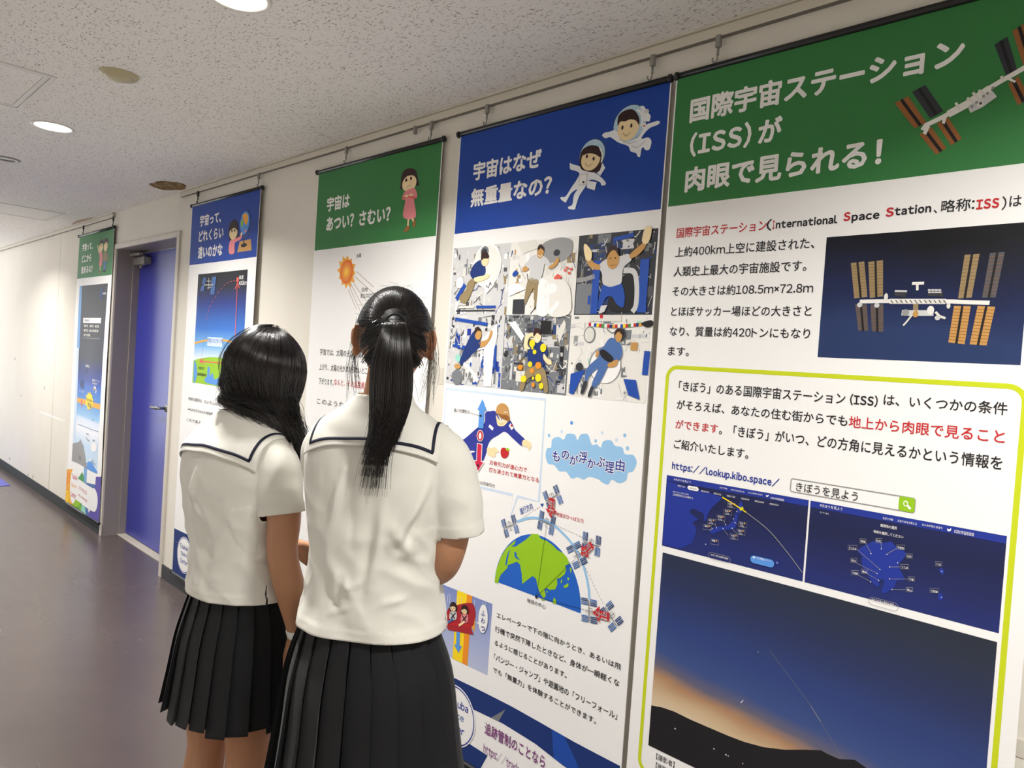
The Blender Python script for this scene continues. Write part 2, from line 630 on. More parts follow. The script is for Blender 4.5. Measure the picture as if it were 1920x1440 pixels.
class Poster:
    """one hanging banner; everything printed on it is collected per part"""

    def __init__(self, x0, x1, z0, z1, label, wave=None, y=-0.022, over=(.012, .012)):
        self.over = over
        self.x0, self.x1, self.z0, self.z1, self.y = x0, x1, z0, z1, y
        self.wave = wave or wave_none
        self.parts = {}
        self.root = tag(empty('hanging_poster', ((x0 + x1) / 2, y, z0)), label, 'poster', 'hanging exhibition posters')
        self.src(0, 0, 1)
        self.cur = 'sheet'
        self.lay = 0

    def src(self, ox, oy, s):
        self.q = (ox, oy, s)
        return self

    def part(self, name, lay=None):
        self.cur = name
        if lay is not None:
            self.lay = lay
        return self

    def w(self, p):
        ox, oy, s = self.q
        return on_wall(ox + p[0] / s, oy + p[1] / s, self.y)

    # ---- raw geometry in wall coordinates
    def raw(self, verts, faces, color, lay=None):
        P = self.parts.setdefault(self.cur, dict(v=[], f=[], m=[], mats=[]))
        m = color if not isinstance(color, str) else ink(color, K_[color])
        if m not in P['mats']:
            P['mats'].append(m)
        mi = P['mats'].index(m)
        n = len(P['v'])
        L = self.lay if lay is None else lay
        P['v'] += [(q[0], q[1], L + (q[2] if len(q) > 2 else 0.0)) for q in verts]
        P['f'] += [tuple(n + i for i in f) for f in faces]
        P['m'] += [mi] * len(faces)

    def rectw(self, x0, x1, z0, z1, color, lay=None, step=0.03):
        x0, x1 = min(x0, x1), max(x0, x1)
        z0, z1 = min(z0, z1), max(z0, z1)
        nx, nz = max(1, int((x1 - x0) / step)), max(1, int((z1 - z0) / step))
        vs = [(x0 + (x1 - x0) * i / nx, z0 + (z1 - z0) * j / nz) for j in range(nz + 1) for i in range(nx + 1)]
        fs = [(j * (nx + 1) + i, j * (nx + 1) + i + 1, (j + 1) * (nx + 1) + i + 1, (j + 1) * (nx + 1) + i)
              for j in range(nz) for i in range(nx)]
        self.raw(vs, fs, color, lay)

    def rect(self, a, b, color, lay=None, step=0.03):
        p, q = self.w(a), self.w(b)
        self.rectw(p[0], q[0], p[1], q[1], color, lay, step)

    def polyw(self, pts, color, lay=None):
        tri = tessellate_polygon([[Vector((x, z, 0)) for x, z in pts]])
        fs = []
        for t in tri:
            a, b, c = (pts[i] for i in t)
            ar = (b[0] - a[0]) * (c[1] - a[1]) - (c[0] - a[0]) * (b[1] - a[1])
            if abs(ar) > 1e-10:
                fs.append(t if ar > 0 else t[::-1])
        self.raw(pts, fs, color, lay)

    def poly(self, pts, color, lay=None):
        self.polyw([self.w(p) for p in pts], color, lay)

    def blob(self, pts, color, lay=None, sub=4):
        """smooth closed outline through the points"""
        P = [Vector(self.w(p)) for p in pts]
        n = len(P)
        out = []
        for i in range(n):
            a, b, c, e = P[i - 1], P[i], P[(i + 1) % n], P[(i + 2) % n]
            for k in range(sub):
                t = k / sub
                out.append(tuple(0.5 * ((2 * b) + (c - a) * t + (2 * a - 5 * b + 4 * c - e) * t * t + (3 * b - a - 3 * c + e) * t ** 3)))
        self.polyw(out, color, lay)

    def ell(self, c, rx, ry, color, lay=None, n=28, rot=0.0):
        """ellipse: centre and radii in crop pixels (radii measured along the wall at the centre)"""
        cx, cz = self.w(c)
        ax = abs(self.w((c[0] + rx, c[1]))[0] - self.w((c[0] - rx, c[1]))[0]) / 2
        az = abs(self.w((c[0], c[1] - ry))[1] - self.w((c[0], c[1] + ry))[1]) / 2
        self.ellw(cx, cz, ax, az, color, lay, n, rot)

    def ellw(self, cx, cz, ax, az, color, lay=None, n=28, rot=0.0):
        vs = []
        for k in range(n):
            a = 2 * pi * k / n
            u, v = ax * cos(a), az * sin(a)
            vs.append((cx + u * cos(rot) - v * sin(rot), cz + u * sin(rot) + v * cos(rot)))
        self.raw(vs, [tuple(range(n))], color, lay)

    def linew(self, pts, w, color, lay=None, closed=False):
        P = [Vector(p) for p in pts]
        n = len(P)
        vs = []
        for i in range(n):
            if closed:
                a, b = P[i - 1], P[(i + 1) % n]
            else:
                a, b = P[max(i - 1, 0)], P[min(i + 1, n - 1)]
            t = (b - a)
            if t.length < 1e-9:
                t = Vector((1, 0))
            t.normalize()
            nn = Vector((-t.y, t.x)) * w / 2
            vs += [tuple(P[i] - nn), tuple(P[i] + nn)]
        fs = []
        for i in range(n if closed else n - 1):
            j = (i + 1) % n
            fs.append((2 * i, 2 * j, 2 * j + 1, 2 * i + 1))
        self.raw(vs, fs, color, lay)

    def line(self, pts, w, color, lay=None, closed=False, smooth=0):
        P = [self.w(p) for p in pts]
        if smooth:
            P = catmull2(P, smooth, closed)
        self.linew(P, w, color, lay, closed)

    def dash(self, a, b, w, color, lay=None, dl=0.006, gap=0.005):
        A, B = Vector(self.w(a)), Vector(self.w(b))
        L = (B - A).length
        t = 0
        while t < L:
            self.linew([tuple(A + (B - A) * (t / L)), tuple(A + (B - A) * (min(t + dl, L) / L))], w, color, lay)
            t += dl + gap

    def text(self, s, bl, h, r, color='text', lay=None, bold=0.0, rot=0.0):
        """lettering whose box runs from crop pixel bl (bottom left), h crop pixels tall at its left end, to the x of pixel r"""
        x0, z0 = self.w(bl)
        z1 = self.w((bl[0] + (bl[1] - r[1]) * 0.0, bl[1] - h))[1]
        x1 = self.w(r)[0]
        keep = self.cur
        if keep.split('#')[0].endswith('lettering'):
            last = getattr(self, 'last', None)
            if not (last and last[0] == keep and abs(x0 - last[2]) < .035 and abs(z0 - last[3]) < .03):
                self.nl = getattr(self, 'nl', 0) + 1
                last = (keep, '%s#%d' % (keep.split('#')[0], self.nl), 0, 0)
            self.cur = last[1]
            self.last = (keep, last[1], x1, z0)
        self.textw(s, x0, x1, z0, z1, color, lay, bold, rot)
        self.cur = keep

    def textw(self, s, x0, x1, z0, z1, color='text', lay=None, bold=0.0, rot=0.0):
        vs, fs = glyphs(s, bold)
        if not vs:
            return
        a0, a1 = min(v[0] for v in vs), max(v[0] for v in vs)
        b0, b1 = min(v[1] for v in vs), max(v[1] for v in vs)
        kx, kz = (x1 - x0) / max(a1 - a0, 1e-6), (z1 - z0) / max(b1 - b0, 1e-6)
        out = [((v[0] - a0) * kx, (v[1] - b0) * kz, v[2]) for v in vs]
        c, sn = cos(rot), sin(rot)
        self.raw([(x0 + u * c - v * sn, z0 + u * sn + v * c, e) for u, v, e in out], fs, color, lay)

    def rrectw(self, x0, x1, z0, z1, r, n=6):
        pts = []
        for cx, cz, a0 in ((x1 - r, z1 - r, 0), (x0 + r, z1 - r, 90), (x0 + r, z0 + r, 180), (x1 - r, z0 + r, 270)):
            for k in range(n + 1):
                a = radians(a0 + 90 * k / n)
                pts.append((cx + r * cos(a), cz + r * sin(a)))
        return pts

    def build(self):
        loc = Vector(self.root.location)
        sheet = None
        # sheet with header first
        for name in sorted(self.parts, key=lambda k: k != 'sheet'):
            P = self.parts[name]
            me = bpy.data.meshes.new(name)
            vs = []
            for x, z, L in P['v']:
                vs.append((x - loc.x, -0.0004 * L if name != 'sheet' else self.wave(x, z) - 0.0004 * L, z - loc.z))
            me.from_pydata(vs, [], P['f'])
            for k, p in enumerate(me.polygons):
                p.material_index = P['m'][k]
            if name != 'sheet':
                finer(me, self, loc, 'lettering' not in name)
            me.update()
            par = self.root if sheet is None else sheet
            o = link_mesh(name.split('#')[0], me, P['mats'], par)
            if sheet is None:
                sheet = o
                so = o.modifiers.new('thick', 'SOLIDIFY')
                so.thickness = 0.0005
                so.offset = -1.0
        # bars
        for nm, zz in (('top_bar', self.z1 + 0.004), ('bottom_bar', self.z0 + 0.004)):
            m = MB()
            hw = (self.x1 - self.x0) / 2
            yo = 0.0
            m.tube([(-hw - self.over[0], yo, zz - loc.z), (hw + self.over[1], yo, zz - loc.z)], 0.0088, 14)
            for sx, ov in ((-1, self.over[0]), (1, self.over[1])):
                cap = [(0, -0.010), (0.0100, -0.010), (0.0120, -0.006), (0.0120, -.001), (0.008, 0.003), (0, 0.004)]
                m.lathe([(r_, h_ * sx) for r_, h_ in cap], 16, 'X', (sx * (hw + ov), yo, zz - loc.z))
            m.build(nm, M_BLACK, self.root)


def finer(me, P, loc, cut=True):
    """cut long edges so the print follows the gentle waves of its sheet"""
    if not cut:
        for v in me.vertices:
            v.co.y += P.wave(v.co.x + loc.x, v.co.z + loc.z)
        return
    bm = bmesh.new()
    bm.from_mesh(me)
    bmesh.ops.triangulate(bm, faces=[f for f in bm.faces if len(f.verts) > 4])
    for _ in range(5):
        ed = [e for e in bm.edges if e.calc_length() > 0.045]
        if not ed:
            break
        bmesh.ops.subdivide_edges(bm, edges=ed, cuts=1)
        bmesh.ops.triangulate(bm, faces=[f for f in bm.faces if len(f.verts) > 4])
    for v in bm.verts:
        v.co.y += P.wave(v.co.x + loc.x, v.co.z + loc.z)
    bm.to_mesh(me)
    bm.free()


def catmull2(P, sub, closed=False):
    P = [Vector(p) for p in P]
    n = len(P)
    out = []
    for i in range(n if closed else n - 1):
        a = P[i - 1] if (closed or i > 0) else P[0]
        b, c = P[i], P[(i + 1) % n]
        e = P[(i + 2) % n] if (closed or i + 2 < n) else P[-1]
        for k in range(sub):
            t = k / sub
            out.append(tuple(0.5 * ((2 * b) + (c - a) * t + (2 * a - 5 * b + 4 * c - e) * t * t + (3 * b - a - 3 * c + e) * t ** 3)))
    if not closed:
        out.append(tuple(P[-1]))
    return out


GLY = {}


def glyphs(s, bold=0.0):
    """lettering outlines; Latin characters take the even-stroked wide forms of the Japanese face, set close"""
    key = (s, bold)
    if key in GLY:
        return GLY[key]
    runs = []
    for ch in s:
        k = '!' < ch <= '~'
        if ch == ' ':
            runs.append(' ')
        elif k or not runs or runs[-1] == ' ' or runs[-1][-1] >= '\uff01' and ord(runs[-1][-1]) - 0xfee0 < 127 and len(runs[-1]) == 1:
            runs.append(chr(ord(ch) + 0xfee0) if k else ch)
        else:
            runs[-1] += ch
    V_, F_, pen = [], [], 0.0
    for r in runs:
        if r == ' ':
            pen += .22
            continue
        vs, fs = raw_glyphs(r, bold)
        if not vs:
            continue
        a0, a1 = min(v[0] for v in vs), max(v[0] for v in vs)
        n = len(V_)
        V_ += [(v[0] - a0 + pen, v[1], v[2] if len(v) > 2 else 0.0) for v in vs]
        F_ += [tuple(n + i for i in f) for f in fs]
        pen += a1 - a0 + .075
    GLY[key] = (V_, F_)
    return GLY[key]


def raw_glyphs(s, bold=0.0):
    """outlines of one run; weight comes from overprinting slightly shifted copies"""
    key = (s, bold, 1)
    if key in GLY:
        return GLY[key]
    if bold > 0:
        vs, fs = raw_glyphs(s, 0.0)
        n = 8 if bold > .02 else 4
        V_, F_ = [], []
        for k in range(n):
            dx, dy = bold * cos(2 * pi * (k + .5) / n), bold * sin(2 * pi * (k + .5) / n)
            m = len(V_)
            V_ += [(x + dx, y + dy, .05 * k) for x, y, *_ in vs]
            F_ += [tuple(m + i for i in f) for f in fs]
        GLY[key] = (V_, F_)
        return GLY[key]
    cu = bpy.data.curves.new('lettering', 'FONT')
    cu.body = s
    cu.size = 1.0
    cu.resolution_u = 2
    cu.fill_mode = 'FRONT'
    o = bpy.data.objects.new('lettering', cu)
    COL.objects.link(o)
    dg = bpy.context.evaluated_depsgraph_get()
    ev = o.evaluated_get(dg)
    me = ev.to_mesh()
    vs = [(v.co.x, v.co.y) for v in me.vertices]
    fs = []
    for p in me.polygons:
        f = tuple(p.vertices)
        a, b, c = (vs[i] for i in f[:3])
        ar = (b[0] - a[0]) * (c[1] - a[1]) - (c[0] - a[0]) * (b[1] - a[1])
        fs.append(f if ar >= 0 else f[::-1])
    ev.to_mesh_clear()
    bpy.data.objects.remove(o)
    bpy.data.curves.remove(cu)
    GLY[key] = (vs, fs)
    return GLY[key]


def gradient_print(name, stops, z0, z1, xk=0.0, noise_amt=0.0):
    """print whose ink runs through a vertical range of colours (z0 bottom .. z1 top, wall heights)"""
    m = mat(name, (1, 1, 1, 1), 0.55, 0.3)
    g = NT(m)
    geo = g.n('ShaderNodeNewGeometry')
    sep = g.n('ShaderNodeSeparateXYZ')
    g.l(geo.outputs['Position'], sep.inputs[0])
    v = g.math('ADD', sep.outputs['Z'], g.math('MULTIPLY', sep.outputs['X'], xk))
    if noise_amt:
        nz = g.n('ShaderNodeTexNoise')
        nz.inputs['Scale'].default_value = 7.0
        nz.inputs['Detail'].default_value = 6.0
        mp = g.n('ShaderNodeMapping')
        mp.inputs['Scale'].default_value = (1, 1, 3)
        g.l(geo.outputs['Position'], mp.inputs['Vector'])
        g.l(mp.outputs[0], nz.inputs['Vector'])
        v = g.math('ADD', v, g.math('MULTIPLY', g.math('SUBTRACT', nz.outputs['Fac'], 0.5), noise_amt))
    mr = g.n('ShaderNodeMapRange')
    mr.inputs['From Min'].default_value = z0
    mr.inputs['From Max'].default_value = z1
    g.l(v, mr.inputs['Value'])
    g.l(g.ramp(mr.outputs[0], [(p, rgb(*c)) for p, c in stops]), g.b.inputs['Base Color'])
    return m


def make_wave(a1, a2, ph):
    return lambda x, z: a1 * sin(7.5 * x + ph) * sin(1.2 * z + ph) + a2 * sin(3.1 * z + 2.2 * x + 2 * ph)


# flat cartoon children drawn in a local box: f maps (u, v) (0..1, v up) to wall coordinates
def local_map(x0, x1, z0, z1):
    return lambda u, v: (x0 + (x1 - x0) * u, z0 + (z1 - z0) * v)


class Draw:
    def __init__(self, P, x0, x1, z0, z1, rot=0.0):
        self.P, self.x0, self.z0 = P, x0, z0
        self.sx, self.sz = x1 - x0, z1 - z0
        self.rot = rot

    def m(self, u, v):
        du, dv = (u - .5) * self.sx, (v - .5) * self.sz
        c, s = cos(self.rot), sin(self.rot)
        return (self.x0 + self.sx / 2 + du * c - dv * s, self.z0 + self.sz / 2 + du * s + dv * c)

    def poly(self, pts, col, lay, smooth=0):
        q = [self.m(*p) for p in pts]
        if smooth:
            q = catmull2(q, smooth, True)
        self.P.polyw(q, col, lay)

    def ell(self, u, v, ru, rv, col, lay, rot=0):
        x, z = self.m(u, v)
        self.P.ellw(x, z, ru * self.sx, rv * self.sz, col, lay, 24, self.rot + rot)

    def line(self, pts, w, col, lay, smooth=4):
        q = [self.m(*p) for p in pts]
        if smooth:
            q = catmull2(q, smooth)
        self.P.linew(q, w * self.sx, col, lay)


def face(D, u, v, ru, rv, lay, mouth='smile', k=1.0):
    D.ell(u - ru * .38, v - rv * .02, ru * .12, rv * .17, 'hair', lay)
    D.ell(u + ru * .38, v - rv * .02, ru * .12, rv * .17, 'hair', lay)
    D.line([(u - ru * .02, v - rv * .15), (u + ru * .05, v - rv * .28)], ru * .06, 'brown', lay)
    if mouth == 'smile':
        D.line([(u - ru * .35, v - rv * .45), (u, v - rv * .62), (u + ru * .35, v - rv * .45)], ru * .07, 'hair', lay)
    else:
        D.line([(u - ru * .22, v - rv * .58), (u, v - rv * .47), (u + ru * .22, v - rv * .58)], ru * .07, 'hair', lay)

# ------------------------------------------------------------------ poster with green border: seeing the station with the naked eye
A_ = (820, 140, 4.0); B_ = (840, 420, 4.2357); C_ = (830, 720, 4.8); D_ = (830, 900, 4.8); E_ = (830, 1080, 4.0)
F_ = (1240, 0, 2.8235); G_ = (1200, 360, 2.6667); H_ = (1200, 680, 2.6667); I_ = (1180, 1000, 2.5946); J_ = (1240, 860, 6.0)
K3 = (300, 320, 3.4286); L_ = (120, 400, 7.2); M_ = (110, 580, 7.2); N_ = (100, 760, 5.76); O_ = (0, 660, 3.6); Q_ = (340, 640, 9.0)
PX = (0, 0, 1.0)
PW = 0.889
PZ0, PZ1 = 0.088, 2.292


def new_poster(xl_px, label, wave, head, head_bottom_px, over=(.012, .012)):
    x0 = on_wall(*xl_px)[0]
    P = Poster(x0, x0 + PW, PZ0, PZ1, label, wave, over=over)
    P.part('sheet', 0)
    P.rectw(P.x0, P.x1, P.z0, P.z1, 'white', 0, 0.022)
    P.hz = on_wall(*head_bottom_px)[1]
    P.rectw(P.x0 + 0.004, P.x1 - 0.004, P.hz, P.z1, head, 1, 0.022)
    return P


P = new_poster((1268, 158), 'nearest green headed poster with the lime bordered box and the night sky photo',
               make_wave(0.0022, 0.0015, 0.4), 'green', (1254, 388), (.002, .012))
P.src(*F_).part('title_lettering', 2)
P.text('国際宇宙ステーション', (150, 655), 128, (1605, 290), 'title', bold=0.036)
P.text('(ISS) が', (150, 836), 128, (640, 690), 'title', bold=0.036)
P.text('肉眼で見られる！', (125, 1022), 130, (1165, 860), 'title', bold=0.036)
# station drawing on the header
P.part('station_picture', 2)
for pts, c in (([(1235, 546), (1308, 510), (1406, 652), (1340, 680)], 'bronze'), ([(1328, 488), (1398, 450), (1494, 588), (1424, 628)], 'char'),
               ([(1366, 712), (1430, 672), (1510, 785), (1455, 820)], 'bronze'), ([(1458, 655), (1518, 620), (1592, 735), (1535, 770)], 'bronze'),
               ([(1764, 236), (1832, 195), (1884, 372), (1826, 402)], 'char'), ([(1858, 165), (1930, 118), (1985, 300), (1916, 345)], 'bronze'),
               ([(1836, 445), (1890, 402), (1950, 520), (1888, 560)], 'bronze')):
    P.poly(pts, c)
    mid = lambda a, b: ((a[0] + b[0]) / 2, (a[1] + b[1]) / 2)
    P.line([mid(pts[0], pts[1]), mid(pts[2], pts[3])], 0.006, 'black', 3)
P.line([(1385, 690), (1400, 665), (1490, 622), (1600, 560), (1720, 478), (1800, 430), (1880, 385), (1990, 320)], 0.010, 'hullw', 4)
P.line([(1520, 606), (1620, 552), (1740, 470)], 0.016, 'hullw', 4)
P.poly([(1385, 706), (1412, 664), (1424, 672), (1402, 716)], 'hullw', 4)
P.poly([(1486, 650), (1496, 615), (1512, 622), (1500, 660)], 'hullw', 4)
P.poly([(1820, 402), (1880, 430), (1872, 440), (1826, 420)], 'hullw', 4)
P.line([(1630, 580), (1690, 552), (1765, 497)], 0.017, 'lgrey', 4)
P.ell((1690, 549), 17, 17, 'hullw', 5)
P.ell((1692, 549), 8, 8, 'dgrey', 6)
for a, b in (((1620, 520), (1660, 545)), ((1650, 492), (1700, 540)), ((1680, 480), (1730, 505)), ((1800, 405), (1812, 425)), ((1560, 545), (1580, 580))):
    P.line([a, b], 0.005, 'offw', 5)
for x, y in ((1640, 560), (1665, 538), (1700, 505), (1722, 490), (1750, 462)):
    P.rect((x, y), (x + 13, y + 12), 'grey', 6)

P.src(*G_).part('body_lettering', 2)
for s, bl, h, r, c, b in (
        ('国際宇宙ステーション', (185, 232), 50, (635, 180), 'red', .014), ('（', (632, 196), 58, (660, 185), 'text', .01),
        ('I', (664, 186), 42, (673, 185), 'red', .042), ('nternational', (680, 184), 40, (988, 150), 'text', .042),
        ('S', (1017, 147), 44, (1052, 140), 'red', .042), ('pace', (1057, 157), 42, (1198, 125), 'text', .042),
        ('S', (1228, 126), 46, (1269, 120), 'red', .042), ('tation', (1272, 119), 44, (1456, 105), 'text', .042),
        ('、', (1468, 108), 18, (1486, 105), 'text', .01), ('略称:', (1505, 106), 62, (1672, 92), 'text', .014),
        ('ISS', (1681, 90), 50, (1796, 80), 'red', .042), ('）', (1808, 92), 68, (1832, 85), 'text', .01), ('は', (1846, 76), 54, (1908, 70), 'text', .014),
        ('上約400km上空に建設された、', (178, 328), 50, (872, 280), 'text', .014), ('人類史上最大の宇宙施設です。', (170, 425), 50, (832, 395), 'text', .014),
        ('その大きさは約108.5m×72.8m', (163, 522), 48, (865, 505), 'text', .014), ('とほぼサッカー場ほどの大きさと', (157, 622), 48, (858, 615), 'text', .014),
        ('なり、質量は約420トンにもなり', (150, 720), 48, (850, 725), 'text', .014), ('ます。', (142, 817), 44, (246, 815), 'text', .014)):
    P.text(s, bl, h, r, c, bold=b)
# photograph of the station
P.part('station_photograph', 1)
pa, pb = P.w((932, 227)), P.w((890, 826))
PR = P.x1 - 0.045
gm = gradient_print('print_orbit_photo', [(0, (36, 54, 98)), (0.25, (22, 34, 76)), (0.52, (18, 24, 50)), (0.7, (12, 13, 20)), (1, (12, 12, 14))], pb[1], pa[1], 0.12, 0.10)
P.rectw((pa[0] + pb[0]) / 2, PR, pb[1], pa[1], gm, 1, .042)
for pts, c in (([(1055, 356), (1122, 347), (1138, 525), (1072, 532)], 'khaki'), ([(1142, 350), (1216, 341), (1216, 522), (1150, 530)], 'khaki'),
               ([(1076, 562), (1135, 560), (1143, 696), (1092, 694)], 'dgrey'), ([(1153, 562), (1218, 560), (1218, 700), (1160, 698)], 'dgrey'),
               ([(1625, 315), (1700, 310), (1660, 528), (1592, 533)], 'khaki'), ([(1752, 306), (1826, 300), (1780, 528), (1712, 530)], 'dgrey'),
               ([(1572, 570), (1656, 572), (1625, 762), (1543, 752)], 'tan'), ([(1690, 570), (1778, 575), (1735, 768), (1650, 762)], 'tan')):
    P.poly(pts, c, 2)
    P.line([mid(pts[0], pts[1]), mid(pts[2], pts[3])], 0.0045, 'black', 4)
    for k in range(1, 12):
        t = k / 12
        a = tuple(pts[0][i] + (pts[3][i] - pts[0][i]) * t for i in (0, 1))
        b = tuple(pts[1][i] + (pts[2][i] - pts[1][i]) * t for i in (0, 1))
        P.line([a, b], 0.0008, 'brown', 3)
P.line([(1100, 548), (1230, 546), (1560, 548), (1640, 552), (1750, 555)], 0.0085, 'hullw', 3)
P.line([(1250, 547), (1530, 548)], 0.011, 'offw', 3)
for x in range(1255, 1530, 24):
    P.line([(x, 540), (x + 12, 556)], 0.0018, 'dgrey', 4)
P.poly([(1272, 518), (1275, 492), (1338, 493), (1330, 530)], 'char', 3)
P.poly([(1275, 500), (1277, 491), (1338, 492), (1336, 501)], 'lgrey', 4)
P.poly([(1440, 520), (1442, 486), (1510, 486), (1522, 526)], 'char', 3)
for k in range(4):
    P.rect((1442 + 17 * k, 487), (1456 + 17 * k, 495), 'lgrey', 4)
    P.rect((1443 + 17 * k, 499), (1458 + 17 * k, 506), 'lgrey', 4)
P.line([(1362, 458), (1422, 456)], 0.006, 'hullw', 3)
P.line([(1388, 458), (1388, 492)], 0.005, 'hullw', 3)
P.line([(1380, 555), (1380, 620)], 0.010, 'khaki', 3)
P.line([(1310, 604), (1350, 606), (1470, 606)], 0.012, 'lgrey', 4)
P.ell((1380, 610), 14, 18, 'tan', 5)
P.ell((1330, 604), 18, 17, 'grey', 5)
P.ell((1455, 592), 18, 22, 'hullw', 5)
P.line([(1360, 618), (1335, 650), (1318, 668)], 0.0035, 'offw', 5)
P.line([(1480, 600), (1500, 622), (1530, 632)], 0.005, 'offw', 5)
P.ell((1490, 630), 14, 12, 'lgrey', 5)
P.ell((1232, 525), 10, 18, 'offw', 5)
P.ell((1545, 570), 10, 14, 'offw', 5)
P.ell((1100, 565), 13, 12, 'lgrey', 5)
P.ell((1186, 567), 13, 12, 'lgrey', 5)

# lime bordered box
P.part('bordered_box', 1)
bx0 = P.src(*H_).w((133, 150))[0]
bz1 = P.w((600, 47))[1]
bx1 = P.src(*I_).w((1796, 900))[0]
bz0 = P.src(*PX).w((1222, 1452))[1]
P.linew(P.rrectw(bx0, bx1, bz0, bz1, 0.03), 0.0105, 'lime', 1, True)
P.src(*H_).part('body_lettering', 2)
for s, bl, h, r, c, b in (
        ('「きぼう」のある国際宇宙ステーション', (195, 142), 52, (1026, 190), 'text', .014), ('(ISS)', (1048, 212), 58, (1188, 215), 'text', .03),
        ('は、いくつかの条件', (1217, 213), 58, (1838, 262), 'text', .014), ('がそろえば、あなたの住む街からでも', (185, 232), 48, (1036, 312), 'text', .014),
        ('地上から肉眼で見ること', (1042, 324), 60, (1826, 392), 'red', .014), ('ができます', (178, 327), 44, (390, 350), 'red', .014),
        ('。「きぼう」がいつ、どの方角に見えるかという情報を', (395, 360), 55, (1813, 525), 'text', .014), ('ご紹介いたします。', (170, 428), 48, (541, 478), 'text', .014),
        ('https://lookup.kibo.space/', (160, 540), 48, (694, 615), 'scrblue', .035)):
    P.text(s, bl, h, r, c, bold=b)
P.part('search_box', 1)
sa, sb = P.w((755, 579)), P.w((752, 640))
sx1 = P.w((1376, 700))[0]
sz0 = P.w((1295, 738))[1]
P.linew(P.rrectw(sa[0], sx1, sz0, sa[1], 0.005), 0.0022, 'grey', 2, True)
gx0 = P.w((1295, 700))[0]
P.polyw(P.rrectw(gx0, sx1, sz0, sa[1], 0.005), 'land', 3)
P.ell((1330, 704), 13, 15, 'white', 4)
P.ell((1330, 704), 8, 9, 'land', 5)
P.line([(1338, 714), (1354, 732)], 0.005, 'white', 4)
P.text('きぼうを見よう', (778, 642), 46, (1088, 685), 'text', 3, .004)

# the two web page pictures
P.src(*J_).part('web_page_picture#a', 1)
a0 = P.w((66, 183)); a1 = P.w((1583, 1385))
P.rectw(a0[0], a1[0], a1[1], a0[1], gradient_print('print_page_dark', [(0, (34, 46, 110)), (.25, (32, 40, 92)), (.6, (28, 34, 74)), (1, (30, 38, 86))], a1[1], a0[1], 0.03, .04), 1)
P.rectw(a0[0], a1[0], P.w((66, 245))[1], a0[1], 'scrblue', 2)
P.poly([(66, 250), (600, 400), (690, 440), (560, 560), (520, 640), (500, 700), (400, 690), (350, 720), (385, 760), (395, 820), (350, 950), (300, 970), (210, 1010), (16, 965)], 'scrblue', 2)
P.blob([(320, 600), (360, 560), (420, 590), (470, 610), (480, 680), (440, 700), (380, 650)], 'scrdark', 3)
P.blob([(545, 812), (600, 770), (690, 760), (760, 740), (815, 680), (835, 610), (862, 640), (850, 720), (820, 790), (740, 800), (640, 820), (585, 850)], 'scrblue', 3)
P.blob([(870, 520), (900, 480), (920, 560), (880, 620), (845, 590)], 'scrblue', 3)
P.line([(688, 432), (810, 505), (955, 603)], 0.003, 'yellow', 5)
P.line([(955, 603), (1200, 800), (1400, 1035), (1583, 1280)], 0.0018, 'grey', 5, smooth=6)
for dx, dy in ((-14, -12), (8, -16), (-8, 12), (14, 8)):
    P.ell((904 + dx, 564 + dy), 9, 9, 'lime', 6)
P.line([(885, 575), (925, 553)], 0.003, 'yellow', 6)
for x, y in ((853, 595), (815, 676), (831, 718), (798, 782), (727, 741), (697, 786), (625, 777), (577, 786), (504, 962)):
    P.ell((x, y), 5, 6, 'white', 6)
W = lambda s, bl, h, r, lay=6, c='title': P.text(s, bl, h, r, c, lay, .008)
W('#きぼうを見よう', (148, 242), 24, (338, 270))
W('12月5日(木)17:20頃から', (137, 412), 26, (362, 452))
W('きぼうがよく見える日時', (137, 376), 15, (312, 405))
for k, (s, x0, y0, x1) in enumerate((('5日17:20', 190, 312, 272), ('6日16:44', 452, 370, 540), ('6日18:21', 594, 398, 680), ('7日17:33', 738, 425, 832),
                                    ('7日18:10', 898, 455, 990), ('8日16:46', 1052, 485, 1155), ('8日18:22', 1218, 515, 1320))):
    W(s, (x0, y0), 19, (x1, y0 + 10))
P.poly([(304, 308), (318, 302), (410, 318), (426, 340), (420, 362), (400, 366), (312, 346), (300, 328)], 'white', 5)
P.text('6日16:35', (325, 337), 17, (400, 350), 'dgrey', 6)
W('きぼう予報', (660, 332), 18, (744, 345))
W('きぼうはなぜ見える', (785, 356), 18, (936, 375))
W('みんなが見たきぼう', (978, 388), 18, (1138, 412))
W('KIBO宇宙放送局', (1230, 452), 26, (1380, 478))
P.blob([(1182, 408), (1195, 415), (1207, 405), (1205, 422), (1190, 430), (1180, 424)], 'white', 6)
for s, t, x, y in (('札幌', '17:21', 745, 520), ('秋田', '17:21', 708, 600), ('新潟', '17:22', 630, 665), ('松江', '17:23', 528, 705), ('福岡', '', 478, 770),
                   ('仙台', '17:22', 872, 740), ('東京', '17:23', 855, 825), ('大阪', '17:23', 775, 878), ('那覇', '', 560, 935)):
    W(s, (x + 12, y - 6), 20, (x + 50, y))
    P.blob([(x + 58, y - 12), (x + 66, y - 20), (x + 74, y - 8), (x + 64, y - 2)], 'straw', 6, 2)
    if t:
        W(t, (x + 16, y + 22), 18, (x + 58, y + 28))
    P.line([(x, y - 34), (x + 88, y - 18), (x + 86, y + 38), (x - 2, y + 22)], 0.0009, 'grey', 5, True)
for a, b in (((700, 690), (727, 738)), ((600, 730), (625, 772)), ((850, 740), (835, 722)), ((850, 840), (800, 790)), ((750, 860), (700, 792)), ((540, 800), (575, 790))):
    P.line([a, b], 0.0008, 'grey', 5)
pillw = lambda c0, c1, r, col, lay: P.polyw(P.rrectw(P.w(c0)[0], P.w(c1)[0], P.w(c0)[1] - r * 2, P.w(c0)[1], r * .98), col, lay)
